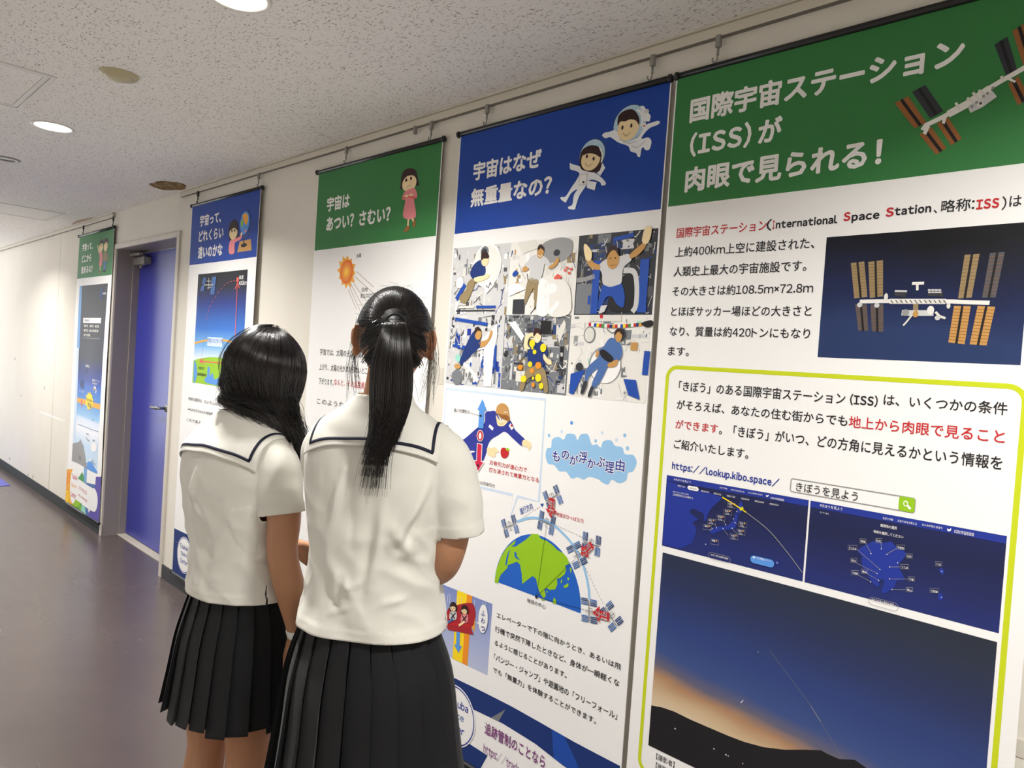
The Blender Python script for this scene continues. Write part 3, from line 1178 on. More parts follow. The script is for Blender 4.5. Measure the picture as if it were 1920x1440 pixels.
pillw((1005, 1080), (1268, 1185), 0.0095, 'ltblue', 5)
W('この予報をツイート', (1068, 1128), 26, (1236, 1165), 6)
P.blob([(1030, 1098), (1043, 1106), (1056, 1098), (1054, 1116), (1040, 1122), (1030, 1115)], 'white', 6)
P.ell((1301, 1172), 24, 27, 'scrblue', 5)
P.ell((1301, 1172), 10, 11, 'grey', 6)
pts = P.rrectw(P.w((538, 1046))[0], P.w((780, 1120))[0], P.w((538, 1046))[1] - .016, P.w((538, 1046))[1], .0078)
P.linew(pts, 0.0009, 'grey', 5, True)
W('きぼうを見る場所を選択', (560, 1088), 22, (755, 1130), 6)

P.src(*PX).part('web_page_picture#b', 1)
b0 = P.w((1519.5, 938)); b1 = P.w((1873, 1185))
bx = P.w((1889, 1002))[0]
P.rectw(b0[0], bx, a1[1], a0[1], MATS['print_page_dark'], 1)
P.rectw(b0[0], bx, P.src(*J_).w((66, 245))[1], a0[1], 'scrblue', 2)
P.src(*I_)
P.blob([(1110, 82), (1165, 48), (1200, 36), (1240, 46), (1275, 40), (1300, 66), (1345, 92), (1336, 122), (1312, 150), (1320, 182), (1340, 226), (1302, 232),
        (1286, 266), (1240, 292), (1226, 280), (1242, 232), (1216, 226), (1214, 262), (1180, 240), (1160, 202), (1132, 160), (1130, 112)], 'scrblue', 3, 3)
P.blob([(1508, 175), (1522, 168), (1535, 185), (1525, 200), (1514, 192)], 'scrblue', 3)
P.blob([(1506, 296), (1520, 290), (1528, 312), (1520, 328), (1504, 318)], 'scrblue', 3)
for x, y in ((1176, 98), (1227, 75), (1254, 102), (1307, 143), (1268, 163), (1220, 176), (1206, 195), (1214, 229), (1267, 221), (1174, 236), (1278, 273), (1522, 184), (1521, 310)):
    P.ell((x, y), 2.6, 2.6, 'white', 6)
for s, x, y, w in (('前橋', 1125, 42, 24), ('日光', 1203, 40, 22), ('宇都宮', 1305, 72, 32), ('水戸', 1352, 115, 22), ('つくば', 1324, 166, 32), ('千葉', 1362, 226, 22),
                   ('館山', 1352, 278, 24), ('さいたま', 1068, 74, 36), ('秩父', 1080, 136, 22), ('小田原', 1084, 196, 28), ('横浜', 1132, 190, 24), ('八丈', 1495, 152, 24), ('小笠原', 1468, 282, 34)):
    W(s, (x, y), 11, (x + w, y))
    P.line([(x - 4, y - 16), (x + w + 4, y - 15), (x + w + 4, y + 6), (x - 4, y + 5)], 0.0008, 'grey', 5, True)
for a, b in (((1150, 48), (1176, 96)), ((1226, 45), (1227, 72)), ((1302, 72), (1256, 100)), ((1108, 78), (1218, 174)), ((1104, 145), (1204, 193)), ((1112, 202), (1172, 234)),
             ((1156, 196), (1212, 227)), ((1320, 163), (1272, 163)), ((1358, 222), (1270, 222)), ((1346, 274), (1282, 273))):
    P.line([a, b], 0.0008, 'grey', 5)
P.src(*H_)
W('#きぼうを見よう', (898, 720), 15, (1012, 740))
W('エリアへ戻る', (898, 752), 9, (943, 760))
W('観測地の選択', (1203, 820), 16, (1286, 832))
W('地域を選択してください', (1168, 850), 15, (1318, 876))
W('きぼう予報', (1215, 782), 12, (1266, 790))
W('きぼうはなぜ見える', (1290, 795), 12, (1386, 808))
W('みんなが見たきぼう', (1412, 814), 12, (1514, 830))
W('KIBO宇宙放送局', (1574, 850), 18, (1672, 865))
P.blob([(1540, 828), (1549, 833), (1558, 826), (1557, 838), (1546, 842), (1540, 838)], 'white', 6)
P.src(*I_)
pts = P.rrectw(P.w((1166, 310))[0], P.w((1310, 350))[0], P.w((1166, 306))[1] - .017, P.w((1166, 306))[1], .008)
P.linew(pts, 0.0009, 'grey', 5, True)
W('きぼうを見る場所を選択 ∨', (1178, 325), 11, (1296, 352), 6)

# night sky photograph
P.src(*PX).part('night_sky_photograph', 1)
n0 = P.w((1243, 1035.5)); nb = P.w((1216, 1396)); nx = P.w((1870.6, 1200))[0]
nz0 = nb[1]
gm = gradient_print('print_night_sky', [(0, (222, 204, 176)), (.08, (206, 180, 146)), (.16, (176, 136, 102)), (.215, (104, 100, 118)), (.29, (60, 80, 136)), (.45, (48, 66, 124)), (.66, (42, 52, 90)), (.86, (42, 49, 66)), (1, (38, 44, 52))],
                    nz0, n0[1], 0.10, 0.03)
P.rectw(n0[0], nx, nz0, n0[1], gm, 1)
P.src(*I_)
hill = [P.w(p) for p in ((105, 835), (160, 845), (220, 866), (300, 906), (400, 950), (480, 985), (560, 1016), (650, 1041), (750, 1054), (850, 1054), (930, 1057), (960, 1074), (1020, 1100), (1095, 1103), (1150, 1141), (1300, 1230))]
hill = [(n0[0], hill[0][1])] + hill + [(nx, hill[-1][1] - .02), (nx, nz0), (n0[0], nz0)]
P.polyw(hill, 'black', 2)
for x, y, r in ((225, 949, 3.4), (412, 1048, 3.4), (470, 1077, 3.6), (481, 1083, 3), (551, 1120, 2.8)):
    P.ell((x, y), r, r, 'white', 3)
P.line([(541, 825), (553, 812)], 0.0016, 'white', 3)
P.line([(620, 581), (630, 574)], 0.0012, 'grey', 3)
P.line([(680, 570), (770, 690), (880, 840), (960, 970), (1035, 1098)], 0.0010, 'steel', 3)
P.line([(880, 840), (930, 920)], 0.0016, 'grey', 3)
P.part('body_lettering', 2)
P.text('【撮影者】', (133, 1096), 30, (222, 1120), 'text')
P.text('【撮影場所】', (131, 1140), 30, (238, 1140), 'text')
P.build()
POSTERS = [P]

# ------------------------------------------------------------------ blue headed poster: why weightless
P = new_poster((863, 258), 'blue headed poster with two cartoon astronauts and six cabin photos',
               make_wave(0.0026, 0.0018, 1.3), 'blue', (860, 438), (.012, .002))
P.src(*A_).part('title_lettering', 2)
P.text('宇宙はなぜ', (268, 800), 138, (782, 690), 'title', bold=0.036)
P.text('無重量なの？', (249, 998), 138, (860, 890), 'title', bold=0.036)
P.part('cartoon_astronauts', 2)
# boy
P.ell((1440, 365), 122, 138, 'dgrey', 2)
P.ell((1440, 365), 118, 134, 'helmet', 3)
P.blob([(1290, 430), (1340, 420), (1400, 500), (1500, 470), (1560, 380), (1620, 355), (1655, 345), (1668, 360), (1640, 380), (1600, 395), (1560, 430),
        (1530, 480), (1580, 470), (1605, 500), (1590, 560), (1560, 565), (1545, 545), (1530, 560), (1520, 615), (1500, 610), (1490, 588), (1450, 575), (1430, 535), (1360, 510), (1300, 470), (1262, 478), (1238, 455), (1260, 435)], 'suit', 4)
P.poly([(1520, 235), (1545, 232), (1600, 310), (1590, 350), (1548, 350)], 'suit', 4)
P.poly([(1548, 268), (1578, 255), (1590, 275), (1562, 292)], 'lgrey', 5)
P.ell((1432, 395), 80, 98, 'skin', 5)
P.blob([(1354, 385), (1360, 310), (1410, 268), (1470, 262), (1512, 320), (1512, 375), (1490, 345), (1450, 335), (1410, 350), (1375, 352)], 'hair', 6)
P.ell((1390, 398), 8, 16, 'hair', 7)
P.ell((1456, 382), 8, 16, 'hair', 7)
P.line([(1395, 440), (1420, 462), (1448, 430)], .0012, 'hair', 7, smooth=4)
P.line([(1500, 262), (1530, 290), (1538, 350), (1524, 390)], .006, 'white', 7, smooth=4)
P.rect((1540, 365), (1562, 398), 'white', 6)
P.ell((1552, 384), 6, 7, 'red', 7)
P.line([(1370, 480), (1430, 515), (1490, 500)], .0012, 'grey', 6, smooth=4)
P.line([(1460, 535), (1500, 545), (1560, 500)], .0012, 'grey', 6, smooth=4)
# girl
P.ell((1163, 607), 96, 122, 'dgrey', 2)
P.ell((1163, 607), 92, 118, 'helmet', 3)
P.blob([(1000, 665), (1015, 672), (1075, 690), (1110, 710), (1180, 735), (1230, 770), (1262, 805), (1265, 825), (1235, 832), (1220, 805), (1150, 790), (1110, 850),
        (1070, 910), (1045, 985), (1035, 1012), (990, 1008), (990, 992), (1018, 975), (1030, 905), (1055, 862), (1010, 890), (978, 945), (965, 960), (932, 935), (934, 920), (968, 915),
        (1010, 850), (1050, 790), (1070, 740), (1030, 720), (1002, 710)], 'suit', 4)
P.poly([(1240, 660), (1262, 700), (1225, 760), (1200, 740)], 'suit', 4)
P.poly([(1130, 795), (1200, 808), (1185, 870), (1125, 850)], 'suit', 5)
P.line([(1130, 795), (1200, 808), (1185, 870), (1125, 850)], .001, 'grey', 6, True)
P.blob([(1072, 640), (1090, 570), (1150, 532), (1215, 545), (1240, 610), (1230, 700), (1195, 735), (1100, 720), (1075, 690)], 'hair', 5)
P.ell((1155, 635), 70, 85, 'skin', 6)
P.blob([(1085, 610), (1105, 560), (1160, 540), (1215, 560), (1228, 620), (1190, 600), (1140, 592)], 'hair', 7)
P.ell((1128, 615), 8, 15, 'hair', 8)
P.ell((1178, 632), 8, 15, 'hair', 8)
P.line([(1115, 665), (1138, 690), (1168, 668)], .0012, 'hair', 8, smooth=4)
P.rect((1072, 750), (1128, 825), 'lgrey', 6)
P.rect((1076, 756), (1122, 820), 'white', 7)
P.ell((1103, 808), 8, 9, 'char', 8)
P.line([(1222, 545), (1242, 600), (1235, 660)], .005, 'white', 8, smooth=4)

# six cabin photographs
P.src(*B_)


def cabin(name, x0, x1, z0, z1, base, seed, tones, n=70):
    P.part('cabin_photograph#' + name, 1)
    r = random.Random(seed)
    P.rectw(x0, x1, z0, z1, base, 1)
    n = int(n * 2.3)
    for k in range(n):
        big = k < n * .3
        w, h = (r.uniform(.010, .05), r.uniform(.006, .045)) if big else (r.uniform(.003, .018), r.uniform(.002, .016))
        if r.random() < .5:
            w, h = w * .35, h * 1.3
        cx, cz = r.uniform(x0 + w / 2, x1 - w / 2), r.uniform(z0 + h / 2, z1 - h / 2)
        if w < x1 - x0 and h < z1 - z0:
            P.rectw(cx - w / 2, cx + w / 2, cz - h / 2, cz + h / 2, r.choice(tones), 2 if k < n * .6 else 3, .05)
    for k in range(n // 5):
        a = (r.uniform(x0 + .004, x1 - .004), r.uniform(z0 + .004, z1 - .004))
        b = (min(max(a[0] + r.uniform(-.05, .05), x0 + .003), x1 - .003), min(max(a[1] + r.uniform(-.06, .06), z0 + .003), z1 - .003))
        c = ((a[0] + b[0]) / 2, min(max((a[1] + b[1]) / 2 + r.uniform(-.02, .02), z0 + .003), z1 - .003))
        P.linew(catmull2([a, c, b], 5), r.uniform(.001, .0028), r.choice(['white', 'char', 'lgrey', 'scrblue', 'offw']), 4)


wx = lambda x, y: P.w((x, y))[0]
wz = lambda x, y: P.w((x, y))[1]
cx0, cx3 = P.x0 + .006, P.x1 - .006
cxa, cxb = wx(487, 450), wx(1022, 450)
cxc, cxd = wx(438, 1000), wx(965, 1000)
ct, cm, cb = wz(78, 192), wz(1010, 722), wz(20, 1270)
bright = ['offw', 'hullw', 'lgrey', 'grey', 'white', 'steel', 'offw', 'hullw', 'dgrey']
dark = ['char', 'dgrey', 'steel', 'black', 'grey', 'lgrey', 'char', 'dpanel', 'dgrey', 'khaki']
midt = ['offw', 'lgrey', 'grey', 'dgrey', 'scrblue', 'white', 'char', 'steel', 'hullw', 'cobalt']

cabin('a', cx0, cxa, cm, ct, 'lgrey', 11, bright + ['khaki'], 60)
P.ell((315, 330), 112, 175, 'white', 5); P.ell((315, 330), 100, 160, 'hullw', 6); P.ell((298, 220), 32, 42, 'steel', 7); P.ell((296, 225), 22, 30, 'char', 8)
P.blob([(182, 395), (215, 320), (275, 285), (300, 330), (300, 400), (225, 455), (205, 440)], 'navy', 8)
P.blob([(205, 430), (218, 462), (200, 530), (150, 625), (110, 620), (95, 580), (150, 520), (160, 470)], 'khaki', 8)
P.blob([(215, 430), (290, 410), (330, 400), (338, 415), (300, 445), (230, 462)], 'skin', 9)
P.ell((302, 290), 30, 46, 'skin', 9); P.blob([(272, 290), (275, 235), (310, 220), (334, 255), (325, 275), (295, 275)], 'hair', 10)
P.poly([(288, 490), (350, 440), (378, 480), (312, 555)], 'white', 9)
P.line([(310, 490), (330, 510), (345, 460), (352, 485)], .004, 'black', 10)
P.rect((230, 650), (382, 668), 'cobalt', 8); P.line([(70, 600), (140, 480)], .018, 'cobalt', 7); P.ell((100, 465), 28, 45, 'white', 8)
P.rect((70, 685), (380, 692), 'char', 8); P.rect((90, 652), (210, 670), 'offw', 8)

cabin('b', cxa, cxb, cm, ct, 'hullw', 12, ['hullw', 'offw', 'tan', 'lgrey', 'offw', 'hullw', 'khaki', 'white'], 55)
P.blob([(760, 160), (880, 110), (990, 130), (985, 240), (900, 300), (800, 300), (750, 240)], 'grey', 5); P.ell((872, 230), 26, 26, 'char', 6)
P.poly([(560, 150), (700, 125), (730, 190), (600, 240)], 'offw', 5)
P.blob([(640, 300), (680, 255), (730, 245), (790, 270), (830, 330), (808, 345), (775, 320), (765, 380), (730, 455), (652, 440), (662, 370), (620, 330)], 'lgrey', 8)
P.blob([(650, 440), (735, 460), (720, 590), (690, 600), (690, 510), (640, 600), (622, 640), (615, 590)], 'khaki', 8)
P.blob([(600, 360), (640, 305), (665, 325), (640, 370), (605, 380)], 'tan', 7); P.blob([(808, 345), (850, 310), (880, 265), (892, 290), (865, 335), (822, 358)], 'tan', 9)
P.ell((745, 225), 27, 50, 'tan', 9); P.blob([(722, 215), (728, 178), (752, 168), (772, 190), (772, 215), (748, 195)], 'hair', 10)
P.line([(728, 250), (745, 262), (762, 248)], .002, 'white', 11)
P.blob([(720, 560), (740, 440), (790, 450), (810, 520), (800, 715), (715, 715)], 'white', 9); P.blob([(790, 440), (900, 440), (960, 480), (985, 560), (970, 715), (800, 715)], 'hullw', 9)
P.ell((835, 515), 45, 42, 'white', 10); P.poly([(800, 700), (880, 610), (900, 640), (830, 720)], 'white', 10)
P.poly([(482, 500), (560, 470), (620, 520), (560, 545), (490, 575)], 'white', 8); P.rect((525, 600), (610, 715), 'char', 7)
P.blob([(850, 435), (880, 400), (915, 425), (880, 440)], 'coral', 10); P.blob([(520, 400), (545, 370), (565, 390), (535, 420)], 'cobalt', 8)
for x, y in ((940, 370), (970, 390), (955, 350), (985, 360)):
    P.ell((x, y), 12, 10, 'coral', 9)

cabin('c', cxb, cx3, cm, ct, 'char', 13, dark, 95)
P.rect((1165, 290), (1190, 715), 'cobalt', 6); P.rect((1535, 280), (1575, 705), 'cobalt', 6)
P.line([(1320, 125), (1480, 85)], .012, 'cobalt', 6)
P.line([(1400, 370), (1480, 380), (1505, 480), (1500, 640), (1470, 700)], .016, 'lgrey', 7, smooth=5); P.blob([(1390, 420), (1470, 400), (1490, 500), (1480, 680), (1300, 690), (1280, 600)], 'black', 6)
P.line([(1030, 450), (1100, 440), (1170, 415)], .014, 'grey', 6); P.rect((1030, 480), (1160, 715), 'steel', 5); P.rect((1120, 570), (1135, 640), 'cobalt', 7)
P.blob([(1205, 340), (1235, 300), (1290, 270), (1380, 255), (1440, 240), (1462, 290), (1400, 350), (1380, 480), (1300, 500), (1240, 480), (1232, 400)], 'lgrey', 9)
P.blob([(1240, 480), (1300, 500), (1375, 465), (1410, 560), (1400, 660), (1350, 640), (1310, 580), (1260, 590), (1215, 690), (1200, 640), (1215, 560)], 'cobalt', 9)
P.blob([(1110, 270), (1140, 280), (1170, 310), (1215, 330), (1210, 365), (1165, 360), (1125, 330)], 'tan', 10); P.blob([(1090, 170), (1110, 165), (1150, 220), (1145, 285), (1110, 290), (1092, 230)], 'skin', 11)
P.blob([(1455, 240), (1545, 160), (1570, 140), (1575, 180), (1520, 245), (1460, 275)], 'tan', 10); P.blob([(1550, 110), (1575, 30), (1622, 25), (1615, 110), (1585, 160), (1553, 150)], 'skin', 11)
P.ell((1320, 285), 48, 76, 'tan', 11); P.blob([(1272, 270), (1278, 200), (1318, 172), (1358, 195), (1362, 255), (1340, 215), (1300, 215)], 'hair', 12)
P.ell((1300, 275), 6, 5, 'hair', 12); P.ell((1338, 272), 6, 5, 'hair', 12); P.line([(1300, 328), (1322, 332), (1342, 325)], .0015, 'brown', 12)
P.poly([(1205, 715), (1225, 650), (1275, 645), (1250, 700)], 'lgrey', 11)

cabin('d', cx0, cxc, cb, cm, 'lgrey', 14, midt, 85)
P.line([(60, 755), (318, 798)], .012, 'cobalt', 6); P.line([(40, 965), (100, 975)], .010, 'cobalt', 6); P.line([(382, 960), (372, 1150)], .012, 'cobalt', 6)
P.poly([(290, 900), (350, 840), (395, 790), (395, 900), (370, 1000), (345, 1290), (285, 1290)], 'white', 6)
P.blob([(145, 970), (190, 880), (225, 850), (262, 930), (255, 980), (190, 1045), (150, 1080), (110, 1120), (100, 1080)], 'navy', 9)
P.blob([(255, 940), (320, 915), (345, 850), (360, 850), (350, 900), (300, 970), (262, 975)], 'tan', 9)
P.ell((246, 880), 26, 40, 'tan', 10); P.blob([(220, 880), (222, 830), (252, 818), (272, 850), (240, 850)], 'hair', 11)
P.line([(190, 1045), (230, 1000), (290, 985)], .006, 'white', 8); P.line([(130, 1105), (200, 1180), (240, 1250)], .012, 'white', 9)
P.blob([(62, 1060), (85, 1035), (105, 1055), (90, 1100)], 'mint', 10); P.ell((80, 1130), 26, 20, 'tan', 9); P.ell((75, 1215), 42, 60, 'steel', 8)

cabin('e', cxc, cxd, cb, cm, 'steel', 15, dark + ['offw', 'lgrey', 'lgrey'], 90)
P.poly([(490, 790), (540, 770), (610, 890), (590, 930)], 'white', 5); P.poly([(870, 860), (930, 760), (945, 800), (890, 950)], 'offw', 5); P.rect((745, 770), (820, 875), 'black', 5)
P.blob([(650, 960), (690, 930), (760, 940), (800, 1010), (790, 1050), (760, 1130), (660, 1130), (640, 1080)], 'navy', 8)
P.blob([(660, 1130), (760, 1140), (790, 1220), (800, 1330), (770, 1330), (720, 1210), (640, 1230), (600, 1320), (570, 1310), (600, 1220)], 'khaki', 8)
P.blob([(610, 960), (620, 900), (650, 870), (690, 865), (695, 895), (655, 900), (640, 960), (660, 990), (620, 995)], 'skin', 9); P.blob([(770, 1030), (800, 1070), (825, 1080), (830, 1115), (800, 1115), (765, 1070)], 'skin', 9)
P.ell((718, 895), 30, 50, 'skin', 9); P.blob([(688, 895), (690, 840), (718, 826), (745, 845), (744, 885), (718, 865)], 'hair', 10); P.line([(705, 915), (720, 925), (735, 912)], .003, 'white', 10)
for x, y, rx, ry, c in ((678, 950, 22, 32, 'yellow'), (766, 984, 24, 34, 'yellow'), (697, 1017, 15, 18, 'yellow'), (680, 986, 10, 12, 'yellow'), (660, 1114, 18, 22, 'yellow'),
                        (726, 1124, 24, 28, 'orange'), (580, 1138, 19, 21, 'orange'), (676, 1166, 17, 20, 'orange'), (608, 1230, 22, 28, 'yellow'), (725, 1222, 24, 32, 'yellow'),
                        (684, 1224, 9, 14, 'yellow'), (748, 1286, 18, 26, 'yellow'), (684, 1277, 13, 20, 'orange')):
    P.ell((x, y), rx, ry, c, 12)

cabin('f', cxd, cx3, cb, cm, 'hullw', 16, ['hullw', 'offw', 'lgrey', 'offw', 'white', 'hullw', 'grey', 'steel', 'mint'], 45)
P.ell((1130, 880), 46, 66, 'steel', 5); P.ell((1130, 880), 38, 57, 'offw', 6); P.ell((1375, 880), 52, 60, 'steel', 5); P.ell((1378, 880), 42, 50, 'char', 6)
P.ell((1250, 1120), 130, 150, 'grey', 4); P.ell((1252, 1125), 120, 142, 'white', 5)
P.poly([(970, 1345), (980, 1190), (1060, 1165), (1095, 1160), (1000, 1355)], 'cobalt', 6); P.poly([(1400, 1230), (1500, 1240), (1530, 1395), (1440, 1360)], 'cobalt', 7); P.line([(1590, 1010), (1570, 1200)], .02, 'cobalt', 6)
P.ell((1050, 1135), 30, 34, 'char', 7); P.rect((1135, 728), (1380, 775), 'offw', 5); P.ell((1225, 735), 13, 17, 'red', 6); P.rect((1460, 940), (1510, 1005), 'tan', 6)
fl = ['red', 'white', 'cobalt', 'yellow', 'red', 'mgreen', 'white', 'red', 'navy', 'straw']
for k in range(20):
    P.rect((1125 + k * 21, 785 + 14 * sin(pi * k / 19)), (1143 + k * 21, 812 + 14 * sin(pi * k / 19)), fl[k % 10], 7)
P.blob([(1240, 980), (1280, 920), (1320, 905), (1370, 940), (1392, 1000), (1385, 1060), (1350, 1090), (1290, 1090), (1230, 1050), (1200, 1050), (1180, 1055), (1205, 1000)], 'panel', 9)
P.blob([(1230, 1050), (1290, 1090), (1270, 1150), (1220, 1250), (1160, 1310), (1150, 1270), (1200, 1150), (1130, 1210), (1110, 1255), (1095, 1240), (1110, 1150), (1190, 1070)], 'panel', 9)
P.blob([(1090, 1250), (1115, 1262), (1085, 1345), (1060, 1340)], 'char', 10); P.blob([(1145, 1290), (1165, 1300), (1140, 1370), (1118, 1365)], 'char', 10)
P.blob([(1215, 1010), (1250, 1000), (1320, 1060), (1310, 1095), (1270, 1090), (1225, 1050)], 'black', 11)
P.blob([(1280, 1110), (1340, 1080), (1360, 1085), (1340, 1130), (1285, 1138)], 'tan', 10); P.blob([(1180, 1050), (1190, 1010), (1212, 1015), (1195, 1060)], 'tan', 10)
P.ell((1365, 890), 27, 50, 'tan', 10); P.blob([(1335, 880), (1345, 840), (1385, 832), (1402, 870), (1390, 880), (1365, 855)], 'hair', 11); P.blob([(1540, 790), (1620, 765), (1640, 800), (1590, 822)], 'black', 8)

# force diagram in the speech frame
P.src(*C_).part('force_diagram', 1)
fx1, fz1 = P.w((925, 140)); fz0 = P.w((870, 1060))[1]
fx0 = P.x0 + .012
tipx, tipz = P.w((605, 1195))
P.linew([(fx0, fz1), (fx1, fz1), (fx1, fz0), (P.w((668, 1020))[0], fz0), (tipx, tipz), (P.w((625, 1010))[0], fz0), (fx0, fz0)], .009, 'pale', 1, True)
P.blob([(385, 258), (430, 245), (480, 250), (540, 370), (600, 330), (625, 355), (650, 410), (700, 460), (740, 505), (715, 560), (640, 500), (560, 430), (500, 460), (440, 495), (415, 530),
        (400, 570), (385, 640), (340, 720), (230, 765), (215, 720), (210, 640), (290, 610), (250, 600), (200, 625), (150, 520), (200, 490), (320, 385), (375, 350)], 'overall', 2)
P.blob([(400, 575), (440, 575), (470, 570), (505, 610), (475, 620), (470, 655), (430, 650), (400, 620)], 'skin', 3)
P.blob([(725, 505), (770, 510), (795, 540), (790, 575), (775, 600), (762, 570), (725, 560), (712, 540)], 'skin', 3)
P.blob([(482, 280), (520, 330), (590, 320), (560, 370), (530, 380), (495, 370), (485, 320)], 'skin', 4)
P.blob([(480, 250), (495, 195), (540, 172), (585, 200), (598, 260), (605, 330), (580, 330), (530, 275), (490, 270)], 'tan', 5)
P.blob([(500, 265), (540, 275), (590, 285), (605, 335), (560, 320), (520, 300)], 'brown', 6)
P.text('JAXA', (553, 258), 14, (590, 255), 'white', 6, .02)
P.ell((530, 320), 4, 6, 'black', 6); P.line([(515, 355), (530, 362), (548, 355)], .0012, 'brown', 6, smooth=3)
P.poly([(412, 385), (425, 362), (460, 395), (448, 420)], 'white', 4)
P.poly([(595, 375), (612, 352), (640, 395), (620, 415)], 'white', 4); P.ell((622, 375), 10, 11, 'red', 5)
P.poly([(362, 135), (398, 240), (376, 238), (368, 400), (322, 395), (332, 232), (314, 232)], 'ltblue', 6)
P.poly([(310, 530), (360, 540), (352, 690), (378, 702), (318, 795), (280, 684), (305, 685)], 'white', 6); P.poly([(316, 537), (354, 545), (345, 698), (366, 706), (319, 782), (290, 692), (310, 692)], 'crimson', 7)
P.ell((340, 465), 31, 52, 'white', 7); P.ell((341, 465), 26, 46, 'red', 8); P.ell((341, 466), 12, 30, 'white', 9); P.text('ゼロ', (290, 470), 16, (318, 470), 'red', 9)
P.ell((346, 286), 10, 11, 'black', 8); P.ell((321, 733), 10, 11, 'black', 8); P.line([(250, 260), (346, 286)], .0012, 'black', 7); P.line([(285, 830), (321, 733)], .0012, 'black', 7)
P.text('遠心力(慣性力)', (100, 250), 34, (245, 262), 'text', 3); P.text('地球からの万有引力', (232, 880), 34, (466, 915), 'text', 3)
P.text('万有引力が遠心力で', (418, 725), 42, (756, 780), 'red', 3, .008); P.text('打ち消されて無重力となる', (414, 790), 42, (864, 868), 'red', 3, .008)
P.blob([(520, 610), (535, 575), (565, 578), (590, 590), (590, 640), (560, 668), (530, 655)], 'red', 4); P.blob([(570, 585), (585, 575), (600, 595), (580, 602)], 'land', 5); P.line([(560, 582), (556, 568)], .0015, 'brown', 5)
# cloud title
P.part('cloud_heading', 1)
P.blob([(925, 640), (940, 580), (975, 570), (985, 500), (1040, 475), (1090, 500), (1120, 450), (1190, 455), (1215, 505), (1245, 455), (1310, 455), (1345, 545), (1390, 542), (1425, 570), (1450, 515), (1520, 508),
        (1555, 555), (1620, 570), (1645, 630), (1720, 640), (1750, 710), (1715, 785), (1672, 800), (1655, 865), (1590, 893), (1525, 860), (1490, 905), (1430, 880), (1410, 860), (1320, 835), (1270, 860), (1215, 838), (1160, 850), (1110, 790), (1050, 785), (1000, 730), (945, 715)], 'sky', 1, 5)
for x, y, r, c in ((1162, 350, 13, 'ltblue'), (1072, 428, 12, 'pale'), (957, 463, 12, 'sky'), (1440, 440, 12, 'pale'), (1380, 512, 12, 'sky'), (1568, 503, 13, 'pale'), (1643, 462, 14, 'sky'), (1667, 578, 15, 'sky')):
    P.ell((x, y), r, r * 1.3, c, 1)
for ch, x, y, w, h in (('も', 985, 690, 68, 92), ('の', 1068, 670, 70, 78), ('が', 1142, 720, 78, 90), ('浮', 1226, 705, 76, 104), ('か', 1304, 750, 74, 86), ('ぶ', 1386, 738, 78, 88), ('理', 1464, 790, 80, 100), ('由', 1560, 775, 80, 105)):
    P.text(ch, (x - 5, y + 7), h + 14, (x + w + 5, y + 8), 'white', 2, .085)
    P.text(ch, (x, y), h, (x + w, y + 2), 'scrblue', 3, .02)
# globe with orbit
P.src(*D_).part('orbit_diagram', 1)
gc = P.w((840, 1052)); gl = P.w((462, 922))[0]; gr = P.w((1240, 1215))[0]; gtop = P.w((800, 481))[1]
R0 = (gr - gl) / 2; gcx = (gl + gr) / 2; gz = gc[1]
half = [(gcx + R0 * cos(pi * k / 48), gz + (gtop - gz) * sin(pi * k / 48)) for k in range(49)]
P.polyw(half, 'sea', 1)
landm = [(462, 922), (480, 800), (520, 690), (570, 610), (630, 560), (655, 540), (640, 580), (612, 600), (650, 600), (740, 540), (800, 485), (856, 488), (880, 530), (930, 545), (990, 590), (1030, 630), (1085, 660), (1120, 700), (1140, 755), (1100, 770), (1110, 810), (1095, 850), (1060, 880),
         (1025, 890), (1030, 940), (1010, 985), (960, 990), (935, 975), (910, 985), (925, 1040), (905, 1068), (870, 1020), (850, 960), (835, 890), (805, 865), (770, 890), (710, 938), (706, 850), (690, 760), (660, 735), (630, 750), (575, 770), (580, 790), (520, 850), (500, 900), (495, 932)]
P.poly(landm, 'land', 2)
P.blob([(560, 760), (575, 680), (600, 625), (585, 690), (572, 760)], 'sea', 3); P.blob([(640, 655), (655, 650), (665, 690), (690, 720), (650, 700)], 'sea', 3)
for b in ([(1085, 960), (1110, 940), (1130, 930), (1128, 960), (1100, 970)], [(1120, 880), (1140, 885), (1130, 905)], [(1145, 790), (1160, 800), (1152, 840)], [(1000, 1060), (1015, 1080), (1020, 1110), (990, 1110)], [(930, 1000), (945, 1005), (935, 1015)], [(1075, 890), (1070, 930), (1060, 915)], [(885, 1070), (920, 1080), (890, 1085)]):
    P.blob(b, 'land', 3)
P.ellw(gc[0], gc[1], .0052, .0056, 'black', 6)
for q in ((930, 435), (1185, 720), (1275, 1165)):
    P.line([(840, 1052), q], .0011, 'black', 5)
orbit = [(665, 375), (780, 342), (880, 352), (990, 405), (1080, 480), (1165, 575), (1240, 700), (1290, 850), (1315, 980), (1322, 1070)]
P.line(orbit, .0085, 'sky', 2, smooth=5)
P.dash((650, 385), (885, 232), .0014, 'steel', 2); P.poly([(876, 215), (908, 212), (893, 246)], 'cobalt', 3)
P.dash((1010, 405), (1280, 525), .0014, 'steel', 2); P.dash((1285, 790), (1450, 1120), .0014, 'steel', 2)


